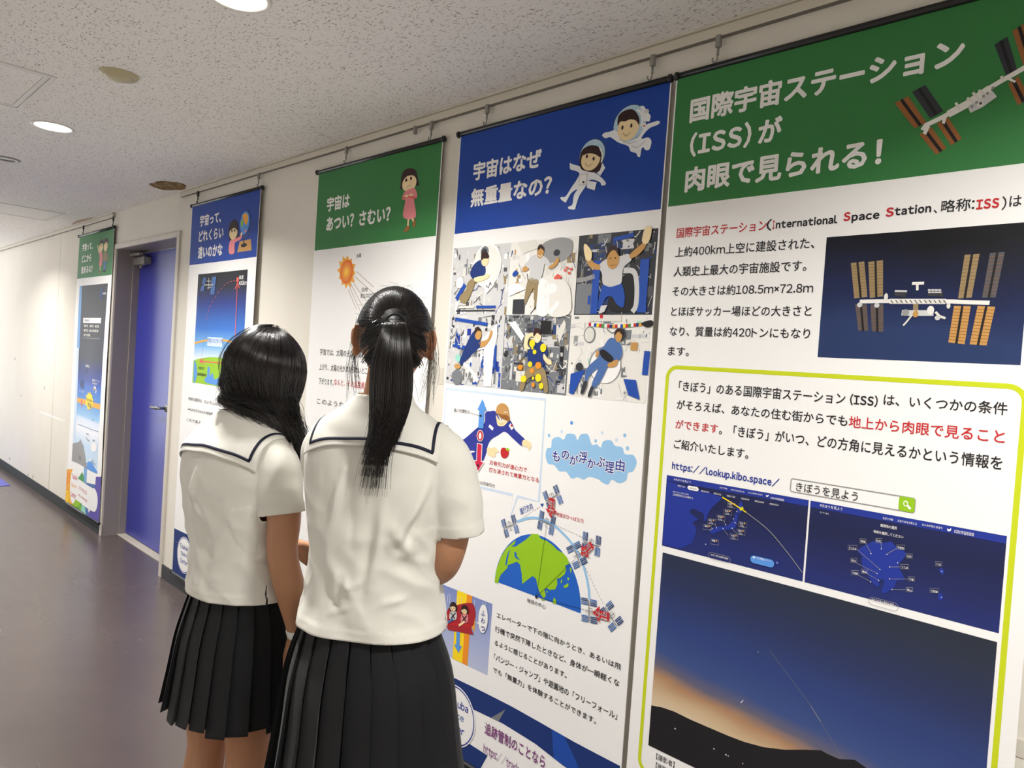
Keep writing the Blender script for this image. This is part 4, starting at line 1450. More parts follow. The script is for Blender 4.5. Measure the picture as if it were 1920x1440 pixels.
def mini_station(cx, cy, s, rot):
    x, z = P.w((cx, cy))
    Dr = Draw(P, x - s, x + s, z - s, z + s, rot)
    for u in (.02, .17, .72, .87):
        for v in (.08, .56):
            Dr.poly([(u, v), (u + .11, v), (u + .11, v + .36), (u, v + .36)], 'dpanel' if (u > .1) == (v > .3) else 'panel', 4)
            Dr.line([(u + .055, v), (u + .055, v + .36)], .014, 'pale', 5, 0)
    Dr.line([(.06, .5), (.94, .5)], .035, 'dgrey', 6, 0)
    Dr.line([(.40, .5), (.38, .68), (.62, .68), (.60, .5)], .02, 'dgrey', 6, 0)
    Dr.line([(.5, .75), (.5, .5), (.5, .3)], .03, 'grey', 6, 0)
    Dr.line([(.42, .38), (.62, .34)], .035, 'lgrey', 7, 0)


ms = R0 * .19
for cx, cy, rot in ((602, 415, .47), (990, 158, .55), (932, 385, -.14), (1340, 575, -.03), (1208, 675, -.98), (1320, 1175, -1.45), (1518, 1225, -.75)):
    mini_station(cx, cy, ms, rot)


def pull(cx, cy, s, rot):
    x, z = P.w((cx, cy))
    Dr = Draw(P, x - s, x + s, z - s, z + s, rot)
    Dr.poly([(.5, 0), (.9, .42), (.7, .42), (.7, 1), (.3, 1), (.3, .42), (.1, .42)], 'red', 8)
    h = Dr.m(.33, .2)
    for k, ch in enumerate('引力'):
        q = Dr.m(.5, .70 - .38 * k)
        vs, fs = glyphs(ch, .03)
        w0 = .36 * 2 * s
        a0, a1 = min(v[0] for v in vs), max(v[0] for v in vs)
        b0, b1 = min(v[1] for v in vs), max(v[1] for v in vs)
        out = []
        for vx, vy, *_ in vs:
            u, v = ((vx - a0) / (a1 - a0) - .5) * w0, ((vy - b0) / (b1 - b0) - .5) * w0
            out.append((q[0] + u * cos(rot) - v * sin(rot), q[1] + u * sin(rot) + v * cos(rot)))
        P.raw(out, fs, 'white', 9)


pull(980, 252, ms * .85, 0.0)
pull(1300, 628, ms * .80, -.78)
pull(1430, 1210, ms * .85, -1.5)
P.text('進行方向', (700, 315), 62, (830, 250), 'cobalt', 3, .004, rot=.50); P.text('地球がひっぱる力', (1016, 325), 40, (1268, 388), 'red', 3, .004)
P.text('地球の中心', (752, 1100), 40, (922, 1160), 'text', 3)

# thrill ride drawing
P.src(*E_).part('ride_drawing', 1)
rx1 = P.w((356, 400))[0]; rz1 = P.w((150, 122))[1]; rz0 = P.w((330, 745))[1]
rx0 = P.x0 + .012
P.rectw(rx0, rx1, rz0, rz1, gradient_print('print_ride', [(0, (186, 194, 222)), (.5, (160, 172, 214)), (1, (126, 142, 198))], rz0, rz1), 1)
colx = P.w((105, 300))[0]
cw = (rx1 - rx0)
P.rectw(P.w((92, 400))[0], P.w((165, 400))[0], rz0, rz1, 'yellow', 2); P.rectw(P.w((165, 400))[0], P.w((205, 400))[0], rz0, rz1, 'orange', 2)
for x in (45, 60, 120, 145, 240, 300, 320):
    P.line([(x, 120 + x * .25), (x - 6, 190 + x * .25)], .0016, 'white', 3)
P.blob([(28, 330), (40, 260), (70, 230), (210, 200), (245, 260), (240, 330), (210, 380), (60, 350)], 'rednav', 4)
P.poly([(210, 260), (245, 265), (240, 420), (205, 360)], 'straw', 3)
P.poly([(22, 345), (210, 365), (232, 440), (48, 402)], 'rednav', 5); P.poly([(22, 345), (210, 365), (215, 385), (30, 362)], 'red', 6)
for x, y, sh in ((85, 240, 'lgrey'), (168, 262, 'pink')):
    P.blob([(x - 22, y + 30), (x, y + 18), (x + 24, y + 32), (x + 20, y + 85), (x - 26, y + 80)], sh, 7)
    P.blob([(x - 28, y), (x - 15, y - 42), (x + 14, y - 42), (x + 30, y - 5), (x + 22, y + 22), (x - 20, y + 20)], 'hair', 8)
    P.ell((x - 2, y - 3), 21, 25, 'skin', 9); P.poly([(x - 26, y - 8), (x - 16, y - 34), (x + 16, y - 30), (x + 24, y - 6), (x, y - 16)], 'hair', 10)
    P.ell((x - 9, y - 2), 2.4, 4, 'hair', 11); P.ell((x + 7, y), 2.4, 4, 'hair', 11); P.ell((x - 2, y + 12), 4, 4, 'red', 11)
    P.line([(x - 16, y + 32), (x + 12, y + 78)], .004, 'black', 9); P.line([(x + 18, y + 34), (x - 14, y + 74)], .004, 'black', 9)
    P.line([(x, y + 80), (x - 28, y + 100), (x - 40, y + 108)], .008, 'skin' if sh == 'pink' else 'panel', 9)
P.ell((303, 320), 38, 114, 'panel', 5); P.ell((303, 320), 35, 110, 'white', 6); P.poly([(245, 345), (270, 350), (272, 362)], 'white', 6)
for k, ch in enumerate('ふわっ'):
    P.text(ch, (288, 293 + 55 * k), 40 if k < 2 else 32, (318, 300 + 55 * k), 'scrblue', 8, .012)
P.poly([(108, 398), (134, 402), (130, 520), (148, 528), (122, 574), (90, 512), (106, 514)], 'ltblue', 4)
for k in range(6):
    P.line([(10, 95 + k * 30), (3, 105 + k * 30), (14, 115 + k * 30)], .006, 'yellow', 5)

P.part('body_lettering', 2)
for s, bl, h, r in (('エレベーターで下の階に向かうとき、あるいは飛', (400, 312), 42, (1338, 692)), ('行機で突然下降したときなど、身体が一瞬軽くな', (388, 418), 46, (1328, 812)), ('るように感じることがあります。', (384, 518), 42, (928, 760)),
                    ('「バンジー・ジャンプ」や遊園地の「フリーフォール」', (380, 630), 50, (1310, 1062)), ('でも「無重力」を体験することができます。', (374, 724), 44, (1150, 1120))):
    P.text(s, bl, h, r, 'text', 2, .012)


def footer(P, zt, zb, seedcol, words, name, url, dx=0.0):
    """coloured foot of a banner with the round visitor centre mark"""
    P.part('footer_print', 1)
    a, b, c = seedcol
    w = P.x1 - P.x0
    zmid = zt - (zt - zb) * .34
    h = zt - zb
    P.polyw([(P.x0 + .004, zt), (P.x0 + w * .30, zt + .006), (P.x0 + w * .50, zt + .008), (P.x0 + w * .8, zt + .004), (P.x1 - .004, zt + .006), (P.x1 - .004, zt - h * .36),
             (P.x0 + w * .76, zt - h * .31), (P.x0 + w * .63, zt - h * .25), (P.x0 + w * .46, zt - h * .23), (P.x0 + w * .28, zt - h * .26), (P.x0 + .004, zt - h * .27)], a, 1)
    P.polyw([(P.x0 + .004, zt - h * .27), (P.x0 + w * .24, zt - h * .27), (P.x0 + w * .29, zb + h * .29), (P.x0 + w * .395, zb + h * .28), (P.x0 + w * .355, zb + .006), (P.x0 + .004, zb + .006)], a, 1)
    P.polyw([(P.x0 + w * .42, zb + .006), (P.x0 + w * .47, zb + h * .18), (P.x0 + w * .62, zb + .03), (P.x0 + w * .9, zb + h * .16), (P.x1 - .004, zb + .006)], a, 1)
    P.polyw([(P.x0 + w * .40, zt - h * .235), (P.x0 + w * .47, zt - .012), (P.x0 + w * .44, zt - h * .23)], b, 2)
    P.polyw([(P.x0 + w * .70, zt + .004), (P.x0 + w * .76, zt + .004), (P.x0 + w * .86, zt - h * .33), (P.x0 + w * .72, zt - h * .29)], c, 2)
    r = .107
    cx, cz = P.x0 + .070 + r + dx, zb + .146
    P.ellw(cx, cz, r, r, 'white', 4, 40)
    P.linew([(cx + r * .94 * cos(2 * pi * k / 40), cz + r * .94 * sin(2 * pi * k / 40)) for k in range(40)], .004, words[1], 5, True)
    for k, s in enumerate(('Tsukuba', 'Space', 'Center')):
        hw = (.64, .46, .52)[k] * r
        P.textw(s, cx - hw, cx + hw, cz + r * (.30 - .40 * k) - (.02 if k == 1 else 0) * r, cz + r * (.56 - .40 * k), words[0] if k != 1 else words[2], 5, .02)
    P.part('footer_lettering', 4)
    if name:
        P.textw(name, *P.fname, words[3], 4, .012)
        P.part('footer_lettering#web', 4)
        P.textw(url, *P.furl, words[3], 4, .002)


nx0, nz0_ = P.w((315, 1180)); nx1 = P.w((768, 1410))[0]
ux0, uz0_ = P.w((308, 1262)); ux1 = P.w((300, 1300))[0]
P.fname = (nx0, nx1, nz0_, nz0_ + .040)
P.furl = (nx0, nx0 + (nx1 - nx0) * 1.12, nz0_ - .072, nz0_ - .032)
zt = .358
footer(P, zt, P.z0, ('navy', 'steel', 'cobalt'), ('scrblue', 'scrblue', 'panel', 'magenta'), '追跡管制のことなら', 'https://track.sfo.jaxa.jp/', .0)
P.build()
POSTERS.append(P)

# ------------------------------------------------------------------ green headed poster: hot or cold
P = new_poster((597, 332), 'green headed poster with a cartoon girl, half hidden behind the ponytail girl',
               make_wave(0.002, 0.002, 2.1), 'green', (590, 470))
P.src(*K3).part('title_lettering', 2)
P.text('宇宙は', (1072, 266), 92, (1220, 238), 'title', bold=0.036)
P.text('あつい？さむい？', (1068, 392), 90, (1484, 325), 'title', bold=0.036)
P.part('cartoon_girl', 2)
P.blob([(1548, 110), (1560, 20), (1600, -15), (1645, 0), (1662, 70), (1668, 92), (1650, 98), (1645, 75), (1620, 128), (1590, 130), (1565, 105), (1560, 122), (1540, 118)], 'hair', 2)
P.ell((1605, 82), 44, 52, 'skin', 3)
P.blob([(1560, 60), (1570, 10), (1605, -8), (1648, 12), (1655, 55), (1635, 32), (1590, 36)], 'hair', 4)
P.ell((1587, 62), 6, 11, 'hair', 5); P.ell((1617, 50), 6, 11, 'hair', 5); P.line([(1590, 108), (1604, 96), (1618, 100)], .0012, 'brown', 5, smooth=3)
P.blob([(1575, 140), (1610, 118), (1640, 115), (1654, 150), (1650, 178), (1635, 185), (1645, 300), (1568, 300), (1580, 195), (1560, 185)], 'pink', 3)
P.line([(1562, 180), (1600, 168), (1648, 176)], .006, 'coral', 4); P.ell((1590, 165), 12, 8, 'skin', 5); P.ell((1618, 156), 12, 8, 'skin', 5)
P.line([(1600, 300), (1597, 360)], .008, 'skin', 3); P.line([(1622, 300), (1634, 330)], .008, 'skin', 3)
P.blob([(1570, 395), (1590, 358), (1608, 362), (1600, 385)], 'brown', 4); P.blob([(1628, 352), (1636, 316), (1647, 328), (1640, 365)], 'brown', 4)
P.part('sun_drawing', 1)
rays = []
for k in range(24):
    a = 2 * pi * k / 24 + .1
    rr = 1.0 if k % 2 else (1.28 + .18 * ((k * 7) % 5) / 5)
    rays.append((1203 + 45 * rr * cos(a), 650 + 82 * rr * sin(a)))
P.poly(rays, 'straw', 1)
P.ell((1203, 650), 42, 76, 'sun', 2)
for k, c in enumerate(((236, 130, 34), (242, 150, 40), (248, 176, 46), (252, 200, 56))):
    P.ell((1203, 652), 34 - 8 * k, 62 - 15 * k, mat('print_sun%d' % k, rgb(*c), .45, .4), 3 + k)
for a, b in (((1266, 648), (1378, 748)), ((1258, 682), (1390, 800)), ((1240, 712), (1330, 840)), ((1230, 730), (1310, 880)), ((1222, 750), (1290, 900)), ((1212, 765), (1265, 890))):
    P.line([a, b], .002, 'brown', 1)
P.part('body_lettering', 2)
P.text('太陽', (1265, 562), 26, (1297, 560), 'text', 2, .004); P.text('日向', (1301, 780), 28, (1338, 775), 'text', 2, .01); P.text('約100℃', (1293, 820), 30, (1380, 815), 'text', 2, .01)
P.text('宇宙では、太陽の光が直接あたるところは', (1025, 1185), 42, (1470, 1215), 'text', 2, .003)
P.text('上がり、太陽の光があたらないところは', (1020, 1280), 42, (1380, 1305), 'text', 2, .003)
P.text('下がります。', (1017, 1372), 42, (1112, 1382), 'text', 2, .003); P.text('なんと、その温度差は200℃', (1117, 1378), 42, (1410, 1412), 'red', 2, .003)
P.src(*PX); P.text('このような温度の中で', (593, 757), 11, (705, 768), 'text', 2, .003)
zt = .358
P.fname = P.furl = None
footer(P, zt, P.z0, ('navy', 'steel', 'cobalt'), ('scrblue', 'scrblue', 'panel', 'magenta'), '', '')
P.build(); POSTERS.append(P)

# ------------------------------------------------------------------ blue headed poster beside the door: how far
P = new_poster((361, 390), 'blue headed poster right beside the door, showing a cartoon girl with a globe',
               make_wave(0.003, 0.002, 0.2), 'blue', (359, 497))
P.src(*K3).part('title_lettering', 2)
P.text('宇宙って、', (258, 362), 72, (394, 325), 'title', bold=0.036)
P.text('どれくらい', (250, 462), 72, (408, 430), 'title', bold=0.036)
P.text('遠いのかな', (245, 568), 78, (400, 545), 'title', bold=0.036)
P.part('cartoon_girl_and_globe', 2)
P.poly([(515, 455), (588, 440), (594, 512), (498, 526)], 'tan', 2)
P.ell((543, 480), 20, 12, 'black', 3); P.line([(543, 480), (543, 432)], .012, 'char', 3); P.line([(535, 432), (572, 405), (588, 340), (575, 275), (565, 252)], .006, 'dgrey', 3, smooth=4)
P.ell((549, 336), 30, 74, 'ltblue', 4); P.blob([(535, 290), (560, 275), (572, 310), (560, 350), (545, 330)], 'straw', 5); P.blob([(525, 320), (540, 330), (530, 370)], 'land', 5); P.blob([(548, 385), (560, 380), (556, 402)], 'pink', 5)
P.ell((474, 388), 33, 72, 'hair', 2); P.poly([(442, 430), (446, 380), (505, 380), (510, 420), (500, 438)], 'hair', 2); P.ell((474, 400), 26, 42, 'skin', 3)
P.blob([(446, 390), (452, 340), (475, 325), (498, 340), (503, 385), (480, 368)], 'hair', 4); P.ell((466, 388), 4, 9, 'hair', 5); P.ell((484, 385), 4, 9, 'hair', 5)
P.blob([(450, 460), (475, 440), (515, 425), (528, 400), (533, 415), (520, 445), (485, 465), (480, 530), (446, 530)], 'pink', 4); P.blob([(462, 445), (470, 420), (478, 440)], 'skin', 5); P.ell((528, 408), 6, 12, 'skin', 5)
P.part('distance_picture', 1)
p0 = P.w((248, 667)); p1 = P.w((568, 637)); p2 = P.w((217, 1362))
P.rectw(p0[0], p1[0], p2[1], p0[1], gradient_print('print_atmosphere', [(0, (240, 244, 250)), (.2, (238, 243, 250)), (.34, (120, 180, 232)), (.5, (40, 110, 200)), (.72, (24, 50, 132)), (.86, (22, 26, 52)), (1, (18, 18, 22))], p2[1], p0[1]), 1)
wz_ = P.w((222, 1215))[1]
cx = (p0[0] + p1[0]) / 2
arc = lambda z, sag: [(p0[0] + (p1[0] - p0[0]) * k / 16, z + sag * (1 - (k / 8 - 1) ** 2)) for k in range(17)]
P.polyw([(p0[0], p2[1]), (p1[0], p2[1])] + arc(wz_ - .004, .03)[::-1], 'land', 2)
P.blob([(222, 1225), (232, 1240), (240, 1300), (228, 1355), (218, 1355)], 'ltblue', 3); P.blob([(305, 1260), (318, 1275), (315, 1320), (335, 1300), (345, 1340), (390, 1330), (400, 1380), (300, 1365), (285, 1340), (300, 1320)], 'ltblue', 3)
P.linew(arc(P.w((230, 1112))[1], .03), .011, 'straw', 3)
tx0, tz0 = P.w((303, 1105)); tx1 = P.w((400, 1098))[0]
P.rectw(tx0, tx1, tz0 - .02, tz0 + .032, 'pale', 4); P.textw('宇宙とのさかい目', tx0, tx1, tz0, tz0 + .026, 'cobalt', 5, .006)
P.line([(500, 720), (484, 1070), (470, 1220)], .007, 'coral', 4); P.line([(484, 760), (500, 722), (514, 755)], .007, 'coral', 4); P.ell((502, 702), 8, 18, 'coral', 5)
P.line([(270, 1226), (410, 1238), (470, 1240)], .007, 'coral', 4); P.line([(282, 1205), (268, 1226), (282, 1248)], .006, 'coral', 4); P.ell((263, 1224), 7, 14, 'coral', 5)
q = catmull2([P.w(p) for p in ((300, 960), (320, 880), (370, 790), (430, 725), (490, 705))], 6)
for k in range(0, len(q) - 1, 2):
    P.linew([q[k], q[k + 1]], .003, 'coral', 4)
P.line([(268, 1200), (300, 960)], .0015, 'steel', 4)
for pts in ([(282, 690), (300, 686), (290, 730), (272, 732)], [(270, 740), (290, 738), (284, 775), (262, 776)], [(336, 684), (362, 680), (356, 735), (332, 736)], [(330, 742), (356, 740), (348, 795), (324, 795)]):
    P.poly(pts, 'panel', 4); P.line([mid(pts[0], pts[1]), mid(pts[2], pts[3])], .004, 'dpanel', 5)
P.line([(285, 735), (345, 735)], .005, 'lgrey', 5); P.line([(300, 710), (330, 710), (330, 750), (305, 755)], .003, 'lgrey', 5); P.line([(316, 690), (316, 760)], .004, 'hullw', 5)
P.part('body_lettering', 2)
P.text('高度', (512, 700), 26, (542, 690), 'white', 6, .01); P.text('400km', (510, 738), 30, (563, 730), 'white', 6, .02)
P.src(*Q_); P.text('大阪まで', (288, 472), 52, (388, 470), 'text', 6, .01); P.text('約400km', (278, 580), 62, (412, 585), 'text', 6, .02)
P.text('地球の直径は、およそ13,000kmです。', (124, 992), 58, (790, 1065), 'text', 2, .004); P.text('※4,000万分の1の地球儀では', (118, 1168), 54, (600, 1250), 'text', 2, .004); P.text('これで見ると、', (98, 1345), 54, (400, 1390), 'text', 2, .004)
zt = .358
footer(P, zt, P.z0, ('navy', 'steel', 'cobalt'), ('scrblue', 'scrblue', 'panel', 'magenta'), '', '')
P.build(); POSTERS.append(P)

# ------------------------------------------------------------------ poster left of the door: where space begins
P = new_poster((149, 446), 'farthest green headed poster, left of the blue door, with the tall atmosphere chart',
               make_wave(0.009, 0.003, 0.9), 'green', (145, 523))
P.src(*L_).part('title_lettering', 2)
P.text('宇宙って、', (252, 516), 100, (388, 470), 'title', bold=0.036)
P.text('どこから', (245, 668), 100, (370, 640), 'title', bold=0.036)
P.text('始まるの？', (236, 820), 104, (385, 790), 'title', bold=0.036)
P.part('cartoon_couple', 2)
P.ell((500, 395), 26, 42, 'hair', 2); P.ell((494, 455), 24, 62, 'skin', 3); P.blob([(478, 420), (485, 375), (505, 370), (520, 410), (500, 405)], 'hair', 4)
P.ell((562, 380), 28, 48, 'hair', 2); P.ell((554, 445), 25, 66, 'skin', 3); P.blob([(530, 410), (540, 350), (565, 345), (585, 400), (560, 385)], 'hair', 4)
for x, y in ((486, 428), (503, 432), (545, 408), (565, 405)):
    P.ell((x, y), 4, 9, 'hair', 5)
P.blob([(470, 540), (490, 515), (512, 525), (512, 600), (503, 705), (470, 700), (478, 610)], 'pink', 3); P.blob([(448, 440), (456, 432), (464, 480), (478, 520), (470, 545), (458, 510)], 'skin', 3)
P.line([(484, 705), (486, 770)], .018, 'skin', 3); P.ell((482, 790), 9, 18, 'brown', 4)
P.blob([(530, 530), (555, 505), (575, 530), (588, 620), (580, 632), (570, 590), (565, 640), (528, 640), (522, 655), (515, 640)], 'khaki', 3); P.poly([(530, 640), (562, 640), (556, 765), (530, 765)], 'panel', 3)
P.ell((532, 775), 11, 14, 'black', 4); P.ell((550, 778), 9, 18, 'black', 4)
P.part('atmosphere_chart', 1)
c0 = P.w((218, 982)); c1 = P.w((590, 942))
cz0 = P.src(*N_).w((205, 605))[1]
cx0_, cx1_ = c0[0], c1[0]
P.rectw(cx0_, cx1_, cz0, c0[1], gradient_print('print_chart', [(0, (206, 226, 246)), (.12, (196, 220, 244)), (.20, (238, 240, 246)), (.26, (214, 226, 244)), (.275, (150, 196, 234)), (.36, (72, 140, 214)), (.44, (52, 104, 196)), (.47, (40, 70, 160)), (.53, (38, 50, 116)), (.60, (52, 54, 66)), (.8, (50, 51, 56)), (1, (46, 46, 50))], cz0, c0[1]), 1)
P.rectw(cx0_, cx0_ + .07, P.src(*M_).w((255, 520))[1], c0[1], 'sheetblue', 2); P.rectw(cx0_, cx0_ + .055, cz0, P.w((255, 520))[1], 'pale', 2)
oz = P.w((255, 1222))[1]
P.rectw(cx0_ + .06, cx1_, oz - .022, oz + .018, 'straw', 3)
star = []
for k in range(22):
    a = 2 * pi * k / 22 + .14
    rr = 1.0 if k % 2 else .76
    star.append((425 + 70 * rr * cos(a), 1240 + 132 * rr * sin(a)))
P.poly(star, 'yellow', 5)
P.text('地上から100km', (376, 1232), 40, (472, 1244), 'text', 6, .006); P.text('宇宙', (396, 1316), 64, (456, 1330), 'text', 6, .02)
P.rect((335, 116), (580, 190), 'white', 3)
P.text('宇宙の始まり', (352, 166), 32, (428, 168), 'dgrey', 4, .004)
for s, x, y, x1 in (('●気象', 345, 240, 398), ('●通信', 424, 244, 482), ('●放送', 502, 248, 560), ('●測位', 340, 300, 405), ('●地球観測', 420, 306, 548), ('●宇宙実験', 338, 362, 434)):
    P.text(s, (x, y), 36, (x1, y + 4), 'offw', 4, .02)
P.line([(575, 190), (566, 400), (322, 384)], .004, 'grey', 3)
P.text('衛星軌道', (360, 778), 36, (425, 782), 'white', 4, .01); P.text('国際宇宙ステーション', (472, 972), 36, (570, 978), 'white', 4, .006); P.text('400km', (472, 1008), 30, (540, 1014), 'white', 4, .006); P.text('オーロラ', (266, 1112), 30, (338, 1120), 'white', 4)
P.blob([(330, 740), (345, 735), (385, 820), (380, 860), (345, 880), (335, 800)], 'dpanel', 3); P.blob([(285, 960), (325, 960), (325, 1070), (280, 1040)], 'dpanel', 3)
P.line([(495, 1050), (520, 1060), (530, 1110), (515, 1125)], .02, 'lgrey', 4); P.ell((498, 1080), 8, 20, 'straw', 5)
P.poly([(285, 1225), (305, 1228), (300, 1330), (288, 1300)], 'coral', 4)
P.src(*L_); P.blob([(505, 1020), (525, 1010), (528, 1060), (510, 1160), (490, 1140), (488, 1080)], 'dpanel', 3); P.text('静止衛星', (526, 1098), 32, (570, 1096), 'white', 4, .01)
P.src(*N_)
P.line([(250, 205), (500, 285)], .004, 'panel', 3)
P.polyw([(cx0_, cz0), (cx0_, P.w((232, 425))[1])] + [P.w(p) for p in ((262, 395), (275, 360), (290, 395), (318, 440), (340, 540), (368, 672))] + [(P.w((368, 672))[0], cz0)], 'grey', 3)
P.poly([(365, 680), (370, 630), (400, 595), (425, 600), (440, 640), (480, 715), (482, 738)], 'ltblue', 4); P.poly([(395, 600), (412, 578), (425, 600), (412, 608)], 'white', 5)
P.blob([(420, 440), (432, 405), (455, 400), (475, 430), (475, 480), (452, 500), (425, 485)], 'white', 4); P.line([(352, 345), (370, 370), (400, 385)], .01, 'grey', 4)
for s, x, y, x1 in (('巻雲', 358, 312, 392), ('積雲', 440, 384, 462), ('エベレスト', 258, 555, 290), ('8848m', 260, 582, 286), ('富士山', 428, 600, 450), ('3776m', 436, 632, 468), ('気球', 440, 165, 455)):
    P.text(s, (x, y), 18, (x1, y + 6), 'dgrey', 6, .004)
# colourful foot
P.part('footer_print', 1)
f = lambda u, v: (P.x0 + PW * u, P.z0 + .008 + .30 * v)
for pts, c in (([(0, 0), (.2, 0), (.28, .5), (.2, 1), (0, .9)], 'straw'), ([(0, .45), (.12, .6), (.05, .9), (0, .9)], 'orange'), ([(0, 0), (.18, 0), (.1, .35), (0, .3)], 'yellow'), ([(.18, 0), (.48, 0), (.50, .35), (.30, .55)], 'land'),
               ([(.32, 0), (.48, 0), (.5, .3)], 'mgreen'), ([(.48, 0), (.66, 0), (.55, .5), (.5, .35)], 'mint'), ([(.66, 0), (.78, 0), (.60, .5), (.56, .4)], 'panel'), ([(.70, 0), (1, 0), (1, 1.15), (.88, 1.1), (.86, .4)], 'purple'),
               ([(.28, .75), (.5, .72), (.62, .8), (.44, 1.02)], 'mgreen'), ([(.5, .8), (.62, .8), (.62, 1.35), (.5, 1.3)], 'sheetblue'), ([(.6, .82), (.88, .9), (.88, .8), (.62, .7)], 'panel')):
    P.polyw([f(*p) for p in pts], c, 1)
P.polyw(P.rrectw(f(.2, 0)[0], f(.95, 0)[0], f(0, .2)[1], f(0, .78)[1], .08), 'white', 3)
x, z = f(.20, .55)
P.ellw(x, z, .088, .15, 'white', 4, 36)
for k, (s, c) in enumerate((('Tsukuba', 'crimson'), ('Space', 'straw'), ('Center', 'crimson'))):
    P.textw(s, x - .06, x + .075, z + .05 - .075 * k, z + .09 - .075 * k, c, 5, .02)
P.part('footer_lettering', 4)
P.textw('ロケットのことなら', *[f(.36, 0)[0], f(.66, 0)[0], f(0, .52)[1], f(0, .62)[1]], 'crimson', 4, .006); P.part('footer_lettering#web', 4); P.textw('https://www.rocket.jaxa.jp/', *[f(.36, 0)[0], f(.70, 0)[0], f(0, .33)[1], f(0, .42)[1]], 'crimson', 4, .004)
P.build(); POSTERS.append(P)


# ------------------------------------------------------------------ hooks on the picture rail
def hook(px, py, label, drop=True):
    x = on_wall(px, py, -0.02)[0]
    t = tag(empty('picture_hook', (x, -0.021, 2.371)), label, 'hook', 'picture rail hooks' if drop else None)
    m = MB().box(-.007, .007, -.006, .006, -.026, .006, .002)
    m.build('runner', M_DARKMETAL if px < 400 else M_GREYMETAL, t)
    if drop:
        m = MB()
        m.tube([(0, 0, -.024), (0, 0, -.046)], .0035, 8)
        q = [(0, 0, -.044)] + [(-.007 + .007 * cos(a), -.001, -.054 - .010 * sin(a)) for a in [radians(k) for k in range(0, 215, 20)]]
        m.tube(q, .0022, 8)
        m.build('hook', M_DARKMETAL if px < 400 else M_GREYMETAL, t)


for px, py, lab in ((1348, 75, 'grey hook over the nearest green headed poster'), (1225, 110, 'grey hook over the right end of the blue cartoon astronaut poster'), (914, 205, 'grey hook over the left end of the blue cartoon astronaut poster'),
                    (810, 232, 'grey hook over the right end of the poster behind the ponytail girl'), (650, 283, 'grey hook over the left end of the poster behind the ponytail girl'),
                    (486, 328, 'hook over the right end of the blue poster beside the door'), (372, 360, 'hook over the left end of the blue poster beside the door'),
                    (213, 408, 'dark hook over the right end of the poster left of the door'), (157, 425, 'dark hook over the left end of the poster left of the door')):
    hook(px, py, lab)
hook(779, 243, 'short spare runner on the rail with no hook hanging from it', False)

# ------------------------------------------------------------------ people
def skin_material():
    m = mat('skin', rgb(176, 127, 96), 0.5, 0.4)
    b = m.node_tree.nodes['Principled BSDF']
    b.inputs['Subsurface Weight'].default_value = 0.12
    b.inputs['Subsurface Radius'].default_value = (0.012, 0.005, 0.003)
    b.inputs['Subsurface Scale'].default_value = 0.5
    g = NT(m)
    n = g.noise(g.obj(), 14.0, 4.0)
    g.l(g.mix(n, rgb(168, 118, 87), rgb(184, 136, 104)), b.inputs['Base Color'])
    return m


def cloth_material(name, c0, c1, rough, weave, bump):
    m = mat(name, c0, rough, 0.25)
    g = NT(m)
    v = g.obj()
    g.l(g.mix(g.noise(v, 5.0, 4.0), c0, c1), g.b.inputs['Base Color'])
    w1 = g.noise(g.obj((1, 1, .35)), weave, 2.0)
    g.bump(w1, bump, 0.0015)
    g.b.inputs['Sheen Weight'].default_value = 0.08
    return m


M_SKIN = skin_material()
M_LIP = mat('lips', rgb(176, 104, 92), 0.45, 0.4)
M_EYE = mat('eye_dark', rgb(40, 28, 24), 0.2, 0.6)
M_SHIRT = cloth_material('white_cotton', rgb(227, 225, 217), rgb(219, 217, 208), 0.75, 900.0, 0.15)
M_STRIPE = mat('navy_tape', rgb(26, 28, 48), 0.7, 0.3)
M_SKIRT = cloth_material('black_wool', rgb(16, 17, 20), rgb(21, 22, 25), 0.72, 1100.0, 0.25)
M_HAIR = mat('black_hair', rgb(22, 17, 17), 0.24, 0.75)
M_UNDER = mat('hair_underlayer', rgb(16, 13, 13), 0.6, 0.3)
M_SHOE = mat('white_canvas', rgb(225, 224, 220), 0.7, 0.3)
M_ELASTIC = mat('black_elastic', rgb(24, 24, 28), 0.6, 0.4)


